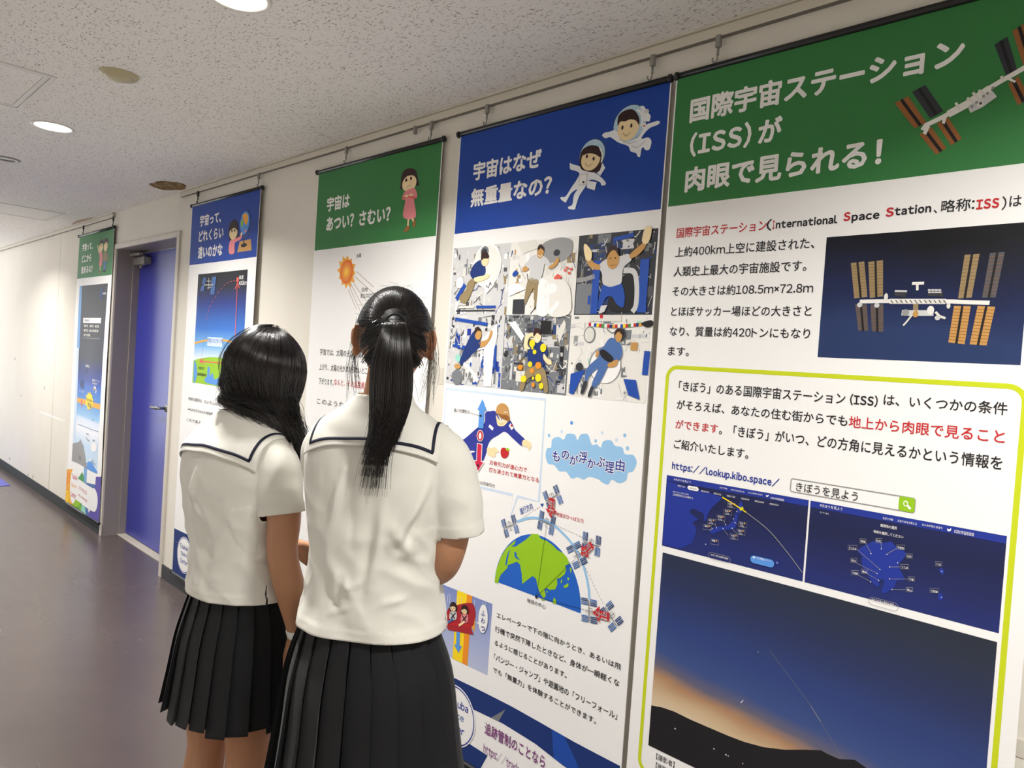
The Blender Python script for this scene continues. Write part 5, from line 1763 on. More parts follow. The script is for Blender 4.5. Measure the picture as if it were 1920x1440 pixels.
class Solid:
    """closed overlapping lofts fused afterwards into one continuous skin"""

    def __init__(self):
        self.bm = bmesh.new()

    def rings(self, rings, seg):
        R = [[self.bm.verts.new(p) for p in r] for r in rings]
        for i in range(len(R) - 1):
            for k in range(seg):
                self.bm.faces.new((R[i][k], R[i][(k + 1) % seg], R[i + 1][(k + 1) % seg], R[i + 1][k]))
        self.bm.faces.new(R[0][::-1])
        self.bm.faces.new(R[-1])

    def loft(self, secs, seg=32, p=2.3, sub=5):
        """secs: (z, cx, cy, half width, half depth) smooth through the list"""
        S_ = smooth_list(secs, sub)
        out = []
        for z, cx, cy, a, b in S_:
            r = []
            for k in range(seg):
                t = 2 * pi * k / seg
                c, s = cos(t), sin(t)
                r.append(Vector((cx + a * abs(c) ** (2 / p) * (1 if c >= 0 else -1), cy + b * abs(s) ** (2 / p) * (1 if s >= 0 else -1), z)))
            out.append(r)
        self.rings(out, seg)
        return self

    def limb(self, pts, seg=16, sub=5, flat=1.0, side=None, dome=True):
        """pts: (x, y, z, radius); round tapering limb with domed ends; flat<1 squashes across `side`"""
        P = smooth_list(pts, sub)
        n = len(P)
        V_ = [Vector(p[:3]) for p in P]
        out = []
        up = None
        for i in range(n):
            t = (V_[min(i + 1, n - 1)] - V_[max(i - 1, 0)]).normalized()
            if side is not None:
                up = Vector(side)
                up = (up - t * up.dot(t)).normalized()
            elif up is None:
                up = t.orthogonal().normalized()
            else:
                up = (up - t * up.dot(t)).normalized()
            s = t.cross(up)
            r = P[i][3]
            ring = lambda c, rr: [c + rr * (cos(2 * pi * k / seg) * up * flat + sin(2 * pi * k / seg) * s) for k in range(seg)]
            if i == 0 and dome:
                for a in (.25, .6, .87):
                    out.append(ring(V_[0] - t * r * flat * sqrt(1 - a * a) , r * a))
            out.append(ring(V_[i], r))
            if i == n - 1 and dome:
                for a in (.87, .6, .25):
                    out.append(ring(V_[i] + t * r * flat * sqrt(1 - a * a), r * a))
        self.rings(out, seg)
        return self

    def ball(self, c, rx, ry, rz, rot=None, seg=20):
        c = Vector(c)
        M3 = rot or Matrix.Identity(3)
        out = []
        for i in range(1, 12):
            a = pi * i / 12
            out.append([c + M3 @ Vector((rx * sin(a) * cos(2 * pi * k / seg), ry * sin(a) * sin(2 * pi * k / seg), -rz * cos(a))) for k in range(seg)])
        self.rings(out, seg)
        return self

    def fuse(self, voxel, smooth=6, factor=0.5):
        bmesh.ops.recalc_face_normals(self.bm, faces=self.bm.faces[:])
        me = bpy.data.meshes.new('fuse')
        self.bm.to_mesh(me)
        self.bm.free()
        o = bpy.data.objects.new('fuse', me)
        COL.objects.link(o)
        r = o.modifiers.new('r', 'REMESH')
        r.mode = 'VOXEL'
        r.voxel_size = voxel
        if smooth:
            s = o.modifiers.new('s', 'SMOOTH')
            s.iterations = smooth
            s.factor = factor
        dg = bpy.context.evaluated_depsgraph_get()
        out = bpy.data.meshes.new_from_object(o.evaluated_get(dg))
        bpy.data.objects.remove(o)
        bpy.data.meshes.remove(me)
        return out


def smooth_list(P, sub):
    P = [tuple(p) for p in P]
    n = len(P)
    out = []
    for i in range(n - 1):
        a, b, c, e = P[max(i - 1, 0)], P[i], P[i + 1], P[min(i + 2, n - 1)]
        for k in range(sub):
            t = k / sub
            out.append(tuple(0.5 * (2 * b[j] + (c[j] - a[j]) * t + (2 * a[j] - 5 * b[j] + 4 * c[j] - e[j]) * t * t + (3 * b[j] - a[j] - 3 * c[j] + e[j]) * t ** 3)
                             for j in range(len(b))))
    out.append(P[-1])
    return out


def head_points(sol, hc, yaw, tilt, k=1.0, out_=1.0):
    """skull, jaw, nose, lips, brow and ears as one lump; returns the head matrix"""
    M3 = Matrix.Rotation(yaw, 3, 'Z') @ Matrix.Rotation(tilt, 3, 'X')
    hc = Vector(hc)
    seg, n = 48, 34
    out = []
    for i in range(1, n):
        a = pi * i / n
        ring = []
        for j in range(seg):
            t = 2 * pi * j / seg
            d = Vector((sin(a) * cos(t), sin(a) * sin(t), -cos(a)))
            x, y, z = d.x * .073, d.y * .092, d.z * .110
            if z < -0.01:                                    # jaw narrows, chin forward
                f = min(1.0, (-z - .01) / .10)
                x *= 1 - .34 * f ** 1.3
                if y < 0:
                    y *= 1 - .62 * f
                else:
                    y *= 1 - .16 * f
            fy = max(0.0, d.y)
            if fy > .3:
                g = lambda cx, cz, sx, sz: exp(-((x - cx) / sx) ** 2 - ((z - cz) / sz) ** 2)
                y += .019 * g(0, -.022, .010, .014) + .010 * g(0, .0, .008, .02) - .007 * (g(.030, .004, .016, .012) + g(-.030, .004, .016, .012))
                y += .005 * g(0, -.054, .020, .006) + .004 * g(0, -.065, .017, .006) - .004 * g(0, -.046, .02, .005) + .006 * g(0, -.09, .02, .014)
                y += .004 * (g(.03, .026, .022, .008) + g(-.03, .026, .022, .008)) + .004 * (g(.04, -.025, .02, .02) + g(-.04, -.025, .02, .02))
            ring.append(hc + k * (M3 @ Vector((x, y, z))))
        out.append(ring)
    sol.rings(out, seg)
    for s in (-1, 1):
        for dz, dy, rx, ry, rz in ((.006, -.014, .006, .020, .030), (-.024, -.006, .007, .011, .014)):
            sol.ball(hc + k * (M3 @ Vector((s * (.0765 + .005 * out_), dy, dz - .004))), rx, ry * (.7 + .3 * out_), rz * (.8 + .2 * out_), M3 @ Matrix.Rotation(s * (.62 if out_ else -.35), 3, 'Z'))
    return M3


def hand(sol, wrist, d, nrm, thumb, curl=0.5, k=1.0):
    """palm and five unequal bent fingers; d towards the fingertips, nrm out of the palm (curl direction), thumb = +1/-1 side"""
    d = Vector(d).normalized()
    nrm = Vector(nrm)
    nrm = (nrm - d * nrm.dot(d)).normalized()
    s = d.cross(nrm) * thumb
    w = Vector(wrist)
    P = lambda a, b, c: w + k * (a * d + b * s + c * nrm)
    c4 = lambda v, r: (v.x, v.y, v.z, r * k)
    for off in (-.024, -.008, .008, .024):
        sol.limb([c4(P(-.005, off * .7, 0), .013), c4(P(.04, off, .002), .0125), c4(P(.078, off * 1.05, 0), .0105)], 10, 3)
    for off, L in ((.027, .070), (.009, .080), (-.009, .075), (-.026, .058)):
        pts = []
        ang, a, c = .12, .076, 0.0
        for j, seg_ in enumerate((.0, .44, .32, .24)):
            a += L * seg_ * cos(ang)
            c += L * seg_ * sin(ang)
            pts.append(c4(P(a, off * (1.05 + .1 * a), c), (.0086, .0082, .0074, .0062)[j]))
            ang += curl * (.9, .9, .7, .5)[j]
        sol.limb(pts, 10, 3)
    sol.limb([c4(P(.012, .022, .004), .013), c4(P(.040, .042, .014), .0105), c4(P(.062, .050, .022), .0092), c4(P(.084, .048, .032), .0072)], 10, 3)


def noise3(p, f, seed=0.0):
    return noise.noise(Vector((p.x * f + seed, p.y * f - seed, p.z * f + 2 * seed)))


def seg_dist(p, a, b):
    ab = b - a
    t = max(0.0, min(1.0, (p - a).dot(ab) / max(ab.length_squared, 1e-9)))
    return (p - (a + ab * t)).length, t


class Girl:
    def __init__(self, origin, dist, theta, label):
        self.o = Vector(origin)
        self.dist, self.th = dist, theta
        # facing direction = camera heading turned clockwise by theta
        self.rz = (pi / 2 + YAW - theta) - pi / 2
        self.label = label
        self.fw = Vector((-sin(YAW), cos(YAW), 0))
        self.rt = Vector((cos(YAW), sin(YAW), 0))

    def V(self, L, D, z):
        """point given by lateral offset and height as they appear in the body's mid plane, D metres beyond that plane"""
        k = 1 + D / self.dist
        lat0 = (self.o - CAM).dot(self.rt)
        L, z = (lat0 + L) * k - lat0, CAM.z - (CAM.z - z) * k
        c, s = cos(self.th), sin(self.th)
        return Vector((L * c - D * s, L * s + D * c, z))

    def at(self, px, py, depth):
        """local point seen at a pixel, at a given distance along the camera's heading"""
        d = ray_dir(px, py)
        p = CAM + d * (depth / d.dot(self.fw)) - self.o
        c, s = cos(-self.rz), sin(-self.rz)
        return Vector((p.x * c - p.y * s, p.x * s + p.y * c, p.z))

    def make_body(self, sol, eyes):
        me = sol.fuse(0.0042, 4)
        hc, M3 = eyes
        inv = M3.inverted()
        for p in me.polygons:
            c = inv @ (p.center - hc)
            if c.y > .06:
                if abs(c.x) < .021 and -.068 < c.z < -.051:
                    p.material_index = 1
                for s in (-1, 1):
                    if ((c.x - s * .031) / .012) ** 2 + ((c.z - .002) / .0055) ** 2 < 1:
                        p.material_index = 2
                    if ((c.x - s * .031) / .017) ** 2 + ((c.z - .026 + .15 * abs(c.x - s * .031)) / .0035) ** 2 < 1:
                        p.material_index = 2
        o = link_mesh('person', me, [M_SKIN, M_LIP, M_EYE], None, True)
        o.location = self.o
        o.rotation_euler = (0, 0, self.rz)
        tag(o, self.label, 'person')
        self.body = o
        return o

    def shirt(self, torso, sleeves, folds, hem, neckz, slit, seed):
        """blouse: torso and sleeves fused, then creased; open at hem, neck and cuffs"""
        s = Solid()
        s.loft(torso, 48, 2.25, 6)
        for sl in sleeves:
            s.limb(sl[:-1] + [tuple(Vector(sl[-1][:3]) + (Vector(sl[-1][:3]) - Vector(sl[-2][:3])).normalized() * .010) + (sl[-1][3],)], 28, 6, dome=False)
        me = s.fuse(0.0055, 10)
        bm = bmesh.new()
        bm.from_mesh(me)
        bpy.data.meshes.remove(me)
        bm.normal_update()
        F = [([Vector(p) for p in pts], w, h) for pts, w, h in folds]
        cy = torso[2][2]
        ends = []
        for sl in sleeves:
            a, b = Vector(sl[-2][:3]), Vector(sl[-1][:3])
            ends.append((b, (b - a).normalized()))
        S_t = smooth_list(torso, 6)

        def in_torso(q):
            z, cx, cy_, a, b = min(S_t, key=lambda r: abs(r[0] - q.z))
            return ((q.x - cx) / (a + .022)) ** 2 + ((q.y - cy_) / (b + .022)) ** 2 < 1.0
        # open the sleeve ends and the caps
        for e, t in ends:
            bmesh.ops.bisect_plane(bm, geom=[g for g in bm.verts[:] + bm.edges[:] + bm.faces[:] if _near(g, e, .13)], plane_co=e, plane_no=t, clear_outer=False)
            kill = [v for v in bm.verts if 1e-4 < (v.co - e).dot(t) < .015 and (v.co - e).length < .085 and not in_torso(v.co)]
            bmesh.ops.delete(bm, geom=kill, context='VERTS')
        bmesh.ops.bisect_plane(bm, geom=bm.verts[:] + bm.edges[:] + bm.faces[:], plane_co=(0, 0, hem), plane_no=(0, 0, -1), clear_outer=True)
        bmesh.ops.bisect_plane(bm, geom=bm.verts[:] + bm.edges[:] + bm.faces[:], plane_co=(0, 0, neckz), plane_no=(0, 0, 1), clear_outer=True)
        bm.normal_update()
        mv = []
        for v in bm.verts:
            p = v.co
            h = 0.0
            low = max(0.0, min(1.0, (1.30 - p.z) / .25))
            for pts, w, amp in F:
                best = 9
                u = 0
                n = len(pts) - 1
                for i in range(n):
                    dd, t = seg_dist(p, pts[i], pts[i + 1])
                    if dd < best:
                        best, u = dd, (i + t) / n
                if best < 3 * w:
                    h += 2.1 * amp * exp(-(best / w) ** 2) * (sin(pi * min(max(u, .06), .94)) ** .6)
            q = Vector((p.x * 1.0, p.y * 1.0, p.z * .55))
            h += low * (.0095 * noise3(q, 8, seed) + .0046 * noise3(Vector((p.x, p.y, p.z * .8)), 22, seed + 3) + .0050 * (1 - abs(noise3(Vector((p.x + p.z * .5, p.y, p.z)), 13, seed + 7)) * 2))
            if p.z < hem + .021:
                h += .0016
            for e, t in ends:
                if (p - e).length < .12 and -.024 < (p - e).dot(t):
                    h += .0015
            mv.append((v, p + v.normal * h))
        for v, c in mv:
            v.co = c
        if slit:
            # side slit: cut along the side and spread towards the hem
            sx, sy, top = slit
            bmesh.ops.bisect_plane(bm, geom=bm.verts[:] + bm.edges[:] + bm.faces[:], plane_co=(0, sy, 0), plane_no=(0, 1, 0))
            on = lambda v: abs(v.co.y - sy) < 1e-4 and v.co.x * sx > .05 and v.co.z < top
            bmesh.ops.split_edges(bm, edges=[e for e in bm.edges if on(e.verts[0]) and on(e.verts[1])])
            for v in bm.verts:
                if on(v) and v.link_faces:
                    side_ = sum(f.calc_center_median().y for f in v.link_faces) / len(v.link_faces) - sy
                    v.co.y += (1 if side_ > 0 else -1) * .0045 * ((top - v.co.z) / (top - hem)) ** .8
        me = bpy.data.meshes.new('shirt')
        bm.to_mesh(me)
        self.bvh = BVHTree.FromBMesh(bm)
        bm.free()
        o = link_mesh('sailor_blouse', me, [M_SHIRT], self.body, True)
        m = o.modifiers.new('thick', 'SOLIDIFY')
        m.thickness = 0.0016
        m.offset = -1
        return o

    def collar(self, half, zb, ridge, neck, lift=.0035):
        """sailor collar draped over back and shoulders, with a navy tape line"""
        nx, ny = 56, 40
        bm = bmesh.new()
        grid = {}
        d = Vector((0, .80, -.60)).normalized()
        base = self.bvh.ray_cast(Vector((0, -1, zb)), Vector((0, 1, 0)))[0]
        upv = Vector((0, .60, .80))
        T = (Vector((0, ridge[0], ridge[1])) - base).dot(upv)
        ncx, ncy, nr, nz = neck
        for j in range(ny + 1):
            for i in range(nx + 1):
                u = (i / nx * 2 - 1)
                x = u * half * (1 + .03 * (1 - j / ny))
                q = Vector((x, base.y, base.z)) + upv * (T * j / ny)
                hit = self.bvh.ray_cast(q - d * .6, d)
                if hit[0] is None:
                    continue
                p = hit[0]
                if (hit[0] - q).length > .16:
                    continue
                if ((p.x - ncx) / nr) ** 2 + ((p.y - ncy) / nr) ** 2 < 1 and p.z > nz:
                    continue
                fl = 1 + .8 * (1 - j / ny)
                grid[i, j] = bm.verts.new(p + hit[1] * lift * fl + Vector((0, 0, .0008 * sin(9 * u + j * .3))))
        for j in range(ny):
            for i in range(nx):
                k = [(i, j), (i + 1, j), (i + 1, j + 1), (i, j + 1)]
                if all(q in grid for q in k):
                    bm.faces.new([grid[q] for q in k])
        for _ in range(3):
            bmesh.ops.smooth_vert(bm, verts=[v for v in bm.verts if not v.is_boundary], factor=.5, use_axis_x=True, use_axis_y=True, use_axis_z=True)
        bm.normal_update()
        # front lapels
        me = bpy.data.meshes.new('collar')
        tape = bmesh.new()
        inset_i, inset_j = max(2, round(nx * .016 / (2 * half))), max(2, round(ny * .016 / T))
        w_i = .005 / (2 * half / nx)
        path = [(inset_i, j) for j in range(ny - 1, inset_j, -1)] + [(i, inset_j) for i in range(inset_i, nx - inset_i)] + [(nx - inset_i, j) for j in range(inset_j, ny)]
        path = [q for q in path if q in grid]
        prev = None
        for k, q in enumerate(path):
            v = grid[q]
            a, b = path[max(k - 1, 0)], path[min(k + 1, len(path) - 1)]
            t = (grid[b].co - grid[a].co).normalized()
            n = v.normal.normalized()
            if n.dot(-d) < 0:
                n = -n
            s = t.cross(n) * .0035
            ab = tape.verts.new(v.co + n * .0012 - s), tape.verts.new(v.co + n * .0012 + s)
            if prev:
                tape.faces.new((prev[0], ab[0], ab[1], prev[1]))
            prev = ab
        bm.to_mesh(me)
        bm.free()
        o = link_mesh('sailor_collar', me, [M_SHIRT], self.body, True)
        m = o.modifiers.new('thick', 'SOLIDIFY')
        m.thickness = 0.0016
        m.offset = 0
        me2 = bpy.data.meshes.new('navy_stripe')
        tape.to_mesh(me2)
        tape.free()
        o2 = link_mesh('navy_stripe', me2, [M_STRIPE], o, True)
        m = o2.modifiers.new('thick', 'SOLIDIFY')
        m.thickness = 0.0006
        o2['label'] = 'navy tape stripe'
        # front lapels meeting in a V
        lp = bmesh.new()
        for s in (-1, 1):
            rows = []
            for j in range(13):
                v = j / 12
                z = ridge[1] - .015 - v * .17
                xin, xout = ncx + s * (nr * (1 - v) + .004), ncx + s * (half * (1 - v) ** .8 * .9 + .02)
                row = []
                for i in range(7):
                    x = xin + (xout - xin) * i / 6
                    hit = self.bvh.ray_cast(Vector((x, .8, z + .05)), Vector((0, -1, -.06)))
                    if hit[0] is None:
                        row = None
                        break
                    row.append(lp.verts.new(hit[0] + hit[1] * lift))
                if row:
                    rows.append(row)
            for a, b in zip(rows, rows[1:]):
                for i in range(6):
                    lp.faces.new((a[i], a[i + 1], b[i + 1], b[i]))
        bmesh.ops.recalc_face_normals(lp, faces=lp.faces[:])
        me3 = bpy.data.meshes.new('collar_lapels')
        lp.to_mesh(me3)
        lp.free()
        o3 = link_mesh('collar_front', me3, [M_SHIRT], self.body, True)
        m = o3.modifiers.new('thick', 'SOLIDIFY')
        m.thickness = 0.0016
        m.offset = 0
        return o

    def skirt(self, secs, n, seed, phase=0.0, amp=.013, sgn=1):
        r = random.Random(seed)
        A = [amp * r.uniform(.75, 1.35) for _ in range(n)]
        hemd = [r.uniform(-.008, .010) for _ in range(n)]
        per = 14
        bm = bmesh.new()
        S_ = smooth_list(secs, 9)
        ztop, zbot = S_[0][0], S_[-1][0]
        rows = []
        for z, cx, cy, a, b in S_:
            f = (ztop - z) / (ztop - zbot)
            row = []
            for k in range(n):
                for q in range(per):
                    t = q / (per - 1)
                    # each pleat overlaps its neighbour: the profile runs a little past its share, then steps under
                    if t < .80:
                        u, off = t / .80 * 1.08, A[k] * (.25 + .75 * (t / .80) ** 1.2)
                    elif t < .93:
                        w = (t - .80) / .13
                        u, off = 1.08 - .40 * w, A[k] * (1 - w) * .9 - A[k] * .7 * w
                    else:
                        w = (t - .93) / .07
                        u, off = .68 + .32 * w, -A[k] * .7 + A[(k + 1) % n] * .35 * w + A[k] * .3 * w
                    uu = u if f > .02 else t
                    uu = t * (1 - min(1, f * 3)) + u * min(1, f * 3)
                    an = phase + sgn * 2 * pi * (k + uu) / n
                    g = (.12 + .88 * f ** .8) * off + .004 * f * sin(3 * an + seed)
                    c, s = cos(an), sin(an)
                    zz = z + (hemd[k] + .010 * (t - .5)) * f ** 3
                    row.append(bm.verts.new((cx + (a + g) * c, cy + (b + g) * s, zz)))
            rows.append(row)
        m_ = len(rows[0])
        for a_, b_ in zip(rows, rows[1:]):
            for k in range(m_):
                bm.faces.new((a_[k], a_[(k + 1) % m_], b_[(k + 1) % m_], b_[k]))
        bmesh.ops.recalc_face_normals(bm, faces=bm.faces[:])
        me = bpy.data.meshes.new('skirt')
        bm.to_mesh(me)
        bm.free()
        o = link_mesh('pleated_skirt', me, [M_SKIRT], self.body, False)
        me.polygons.foreach_set('use_smooth', [True] * len(me.polygons))
        me.set_sharp_from_angle(angle=radians(38))
        m = o.modifiers.new('thick', 'SOLIDIFY')
        m.thickness = 0.0018
        m.offset = -1
        return o

    def hair_mesh(self, guides, strands, name='hair', r_guide=.010, voxel=.0055):
        s = Solid()
        for g in guides:
            rr = g[1] if isinstance(g, tuple) else None
            pts = g[0] if rr is not None else g
            n = len(pts)
            s.limb([(p.x, p.y, p.z, (rr[i] if rr is not None else r_guide)) for i, p in enumerate(pts)], 8, 1)
        me = s.fuse(voxel, 8)
        V_, F_ = [], []
        for pts, rad in strands:
            base = len(V_)
            n = len(pts)
            up = Vector((.3, .5, .8)).normalized()
            for i, p in enumerate(pts):
                t = (pts[min(i + 1, n - 1)] - pts[max(i - 1, 0)])
                if t.length < 1e-9:
                    t = Vector((0, 0, -1))
                t.normalize()
                up = (up - t * up.dot(t))
                up = up.normalized() if up.length > 1e-4 else t.orthogonal().normalized()
                s_ = t.cross(up)
                r = rad * (1.0 if i < n * .6 else max(.25, 1.0 - (i - n * .6) / (n * .4) * .75))
                for k in range(3):
                    a = 2 * pi * k / 3
                    V_.append(p + r * (cos(a) * up + sin(a) * s_))
            for i in range(n - 1):
                for k in range(3):
                    F_.append((base + 3 * i + k, base + 3 * i + (k + 1) % 3, base + 3 * i + 3 + (k + 1) % 3, base + 3 * i + 3 + k))
        nb = len(me.vertices)
        bv = [v.co.copy() for v in me.vertices]
        bf = [tuple(p.vertices) for p in me.polygons]
        bpy.data.meshes.remove(me)
        out = bpy.data.meshes.new(name)
        out.from_pydata([tuple(v) for v in bv] + [tuple(v) for v in V_], [], bf + [tuple(nb + i for i in f) for f in F_])
        out.update()
        mi = [0] * len(bf) + [1] * len(F_)
        out.polygons.foreach_set('material_index', mi)
        return link_mesh(name, out, [M_UNDER, M_HAIR], self.body, True)


def _near(g, e, d):
    if isinstance(g, bmesh.types.BMVert):
        return (g.co - e).length < d
    return all((v.co - e).length < d for v in g.verts)


def spline(P, n):
    """n+1 points along a smooth curve through P"""
    S_ = smooth_list([tuple(p) for p in P], 8)
    out = []
    m = len(S_) - 1
    for i in range(n + 1):
        t = i / n * m
        k = min(int(t), m - 1)
        f = t - k
        out.append(Vector([S_[k][j] * (1 - f) + S_[k + 1][j] * f for j in range(3)]))
    return out


def legs_and_feet(sol, lx, ly, hipz, kneez, k=1.0):
    for s in (-1, 1):
        x, y = lx[s], ly[s]
        sol.limb([(x * .72, y * .6, hipz, .076 * k), (x, y, (hipz + kneez) / 2 + .05, .073 * k), (x, y + .004, kneez + .05, .055 * k), (x, y, kneez, .050 * k),
                  (x, y - .012, kneez - .10, .053 * k), (x, y - .008, kneez - .22, .042 * k), (x, y - .004, .09, .033 * k), (x, y, .05, .034 * k)], 20, 5)
        sol.limb([(x, y - .045, .030, .030), (x, y + .02, .040, .036), (x + s * .006, y + .10, .026, .036), (x + s * .008, y + .155, .020, .028)], 16, 4)


def shoes(G, lx, ly):
    for s in (-1, 1):
        x, y = lx[s], ly[s]
        sol = Solid()
        sol.limb([(x, y - .050, .036, .037), (x, y + .02, .042, .042), (x + s * .006, y + .10, .030, .043), (x + s * .008, y + .165, .024, .034)], 18, 5)
        me = sol.fuse(.005, 6)
        for v in me.vertices:
            v.co.z = max(v.co.z, 0.0)
        link_mesh('shoe', me, [M_SHOE], G.body, True)

# ------------------------------------------------------------------ taller girl with the ponytail
T = Girl((-1.343, -0.792, 0.0), 1.62, radians(7), 'person with a long black ponytail in white sailor blouse and black pleated skirt')
rnd = random.Random(21)
sol = Solid()
THC = T.V(.0135, .012, 1.512)
TM = head_points(sol, THC, radians(16), radians(-3), 1.0)
sol.limb([(0, -.005, 1.30, .062), (.003, -.002, 1.37, .052), (THC.x, THC.y - .012, 1.44, .050), (THC.x, THC.y, 1.49, .055)], 24, 4)
sol.loft([(.80, 0, .0, .130, .105), (.92, 0, 0, .138, .100), (1.02, 0, 0, .118, .088), (1.15, 0, 0, .130, .094), (1.25, 0, 0, .136, .085), (1.30, 0, 0, .112, .064), (1.34, 0, 0, .060, .050)], 32)
legs_and_feet(sol, {-1: -.075, 1: .075}, {-1: .0, 1: .0}, .86, .455)
# right arm hangs and bends forward, hands together in front
sol.limb([(.118, 0, 1.272, .044), (.156, -.004, 1.21, .043), (.172, -.006, 1.12, .041), (.163, -.004, 1.040, .035), (.128, .055, 1.000, .037), (.095, .120, .980, .033), (.055, .180, .965, .025), (.045, .195, .962, .023)], 20, 5)
hand(sol, (.045, .195, .962), (-.8, .25, -.35), (-.1, -.9, -.2), 1, .55)
sol.limb([(-.118, 0, 1.272, .044), (-.140, .035, 1.21, .043), (-.128, .080, 1.13, .040), (-.115, .115, 1.07, .036), (-.100, .150, 1.02, .037), (-.060, .185, .985, .031), (-.030, .205, .965, .024), (-.024, .212, .96, .023)], 20, 5)
hand(sol, (-.024, .214, .958), (.75, .2, -.45), (.1, -.9, -.1), -1, .5)
T.make_body(sol, (THC, TM))
px = lambda *pts, d=1.515: [T.at(x, y, d) for x, y in pts]
T.shirt([(.80, .004, .0, .166, .130), (.87, .004, 0, .163, .127), (.95, 0, 0, .152, .114), (1.04, 0, 0, .142, .107), (1.13, 0, -.002, .152, .112), (1.21, 0, -.004, .162, .114), (1.27, 0, -.004, .163, .106), (1.315, 0, -.003, .146, .086),
         (1.345, 0, -.002, .108, .071), (1.375, .001, -.002, .070, .060), (1.40, .002, -.002, .060, .057), (1.43, .003, -.002, .058, .056)],
        [[(.095, -.002, 1.290, .056), (.140, -.004, 1.258, .064), (.166, -.004, 1.19, .062), (.178, -.002, 1.15, .057), (.183, .001, 1.105, .053)],
         [(-.092, .0, 1.290, .054), (-.126, .012, 1.258, .059), (-.132, .040, 1.20, .055), (-.126, .070, 1.15, .052), (-.126, .085, 1.125, .052)]],
        [(px((662, 850), (662, 940), (660, 1030)), .007, -.0025), (px((707, 900), (696, 1010), (680, 1130)), .013, -.006), (px((722, 900), (714, 1000), (692, 1100)), .010, .006),
         (px((597, 1027), (630, 1077), (617, 1125)), .010, .006), (px((738, 990), (768, 1035), (820, 1045)), .013, .008), (px((755, 1062), (790, 1080), (822, 1105)), .013, -.006),
         (px((818, 885), (772, 960), (735, 1015)), .013, .007), (px((806, 930), (770, 1000), (748, 1030)), .010, -.005), (px((578, 870), (572, 920)), .010, .006), (px((665, 1135), (615, 1152)), .006, .004), (px((665, 1130), (695, 1168)), .006, .004),
         (px((660, 1120), (645, 1075)), .006, .004), (px((603, 860), (588, 960), (598, 1060)), .011, -.006), (px((645, 880), (628, 960), (602, 1015)), .010, .005), (px((700, 1080), (660, 1100), (640, 1095)), .007, .003),
         (px((780, 1120), (720, 1130), (690, 1150)), .008, .004), (px((600, 1110), (640, 1150)), .008, -.004), (px((850, 850), (846, 920), (852, 985), d=1.50), .009, -.005), (px((868, 860), (880, 930), (890, 980), d=1.50), .008, .004)],
        .884, 1.392, (1, .0, .94), 3.0)
T.collar(.142, 1.286, (.028, 1.335), (.002, .004, .064, 1.34))
T.skirt([(.95, 0, 0, .128, .096), (.88, 0, 0, .148, .110), (.78, .006, .0, .176, .142), (.66, .010, .002, .188, .158), (.50, .014, .004, .205, .176)], 22, 5, phase=.12, amp=.024)
shoes(T, {-1: -.075, 1: .075}, {-1: 0, 1: 0})

# hair drawn back over the skull to the tie, then falling
HR = Vector((.0835, .0985, .1155))
TIE = T.V(.014, -.116, 1.552)


def skull(u, k=1.0):
    return THC + TM @ Vector((u.x * HR.x * k, u.y * HR.y * k, u.z * HR.z * k))


def slerp(a, b, t):
    w = a.angle(b)
    if w < 1e-4:
        return a.copy()
    return (a * sin((1 - t) * w) + b * sin(t * w)) / sin(w)


tu = TM.inverted() @ (TIE - THC)
tdir = Vector((tu.x / HR.x, tu.y / HR.y, tu.z / HR.z)).normalized()


def hairline(az):
    """lowest hair elevation at an azimuth from the face (0) round to the nape (pi)"""
    a = abs(az) / pi
    if a < .30:
        return radians(38 - 20 * (a / .30))
    if a < .585:
        return radians(18 - 3 * ((a - .30) / .285))
    if a < .66:
        return radians(15 - 43 * ((a - .585) / .075))
    return radians(-28 - 20 * ((a - .66) / .34))


def swept(az, el, lift, jit, n=13):
    u = Vector((sin(az) * cos(el), cos(az) * cos(el), sin(el)))
    pts = []
    for i in range(n + 1):
        t = i / n
        q = slerp(u, tdir, t)
        pts.append(skull(q, lift + .012 * sin(pi * t)) )
    e = TIE + Vector((jit[0], jit[1], jit[2])) * .012
    pts[-1] = pts[-1].lerp(e, .8)
    pts[-2] = pts[-2].lerp(e, .35)
    return pts


guides, strands = [], []
for i in range(92):
    az = -pi + 2 * pi * i / 92
    for ring in ((0, .5) if i % 2 else (.22, .72)):
        el = hairline(az) + (radians(80) - hairline(az)) * ring
        guides.append((swept(az, el, .925, (0, 0, 0), 8), [.005] + [.0085] * 7 + [.010]))
for i in range(2600):
    az = rnd.uniform(-pi, pi)
    el0 = hairline(az)
    el = el0 + (radians(86) - el0) * rnd.random() ** 1.5
    rr = lambda: rnd.uniform(-1, 1)
    strands.append((swept(az + .02 * rr(), el, 1.012 + .03 * rnd.random(), (rr(), rr(), rr())), .00055))
tail_c = [TIE, T.V(.014, -.136, 1.552), T.V(.013, -.152, 1.515), T.V(.012, -.160, 1.45), T.V(.013, -.156, 1.37), T.V(.006, -.148, 1.305), T.V(-.006, -.142, 1.25), T.V(-.012, -.138, 1.165)]
tail_w = [.012, .020, .029, .039, .038, .026, .019, .020]
cam_r = T.V(1, 0, CAM.z) - T.V(0, 0, CAM.z)
cam_f = T.V(0, .1, CAM.z) - T.V(0, 0, CAM.z)
cam_f.normalize()


def tail(u, v, L, jx, n=26):
    P_ = []
    for i, (c, w) in enumerate(zip(tail_c, tail_w)):
        P_.append(c + cam_r * (u * w) + cam_f * (v * w * .62) + (cam_r * jx * max(0, i - 4) * .006))
    pts = spline(P_, n)
    return pts[:max(6, int(n * L) + 1)]


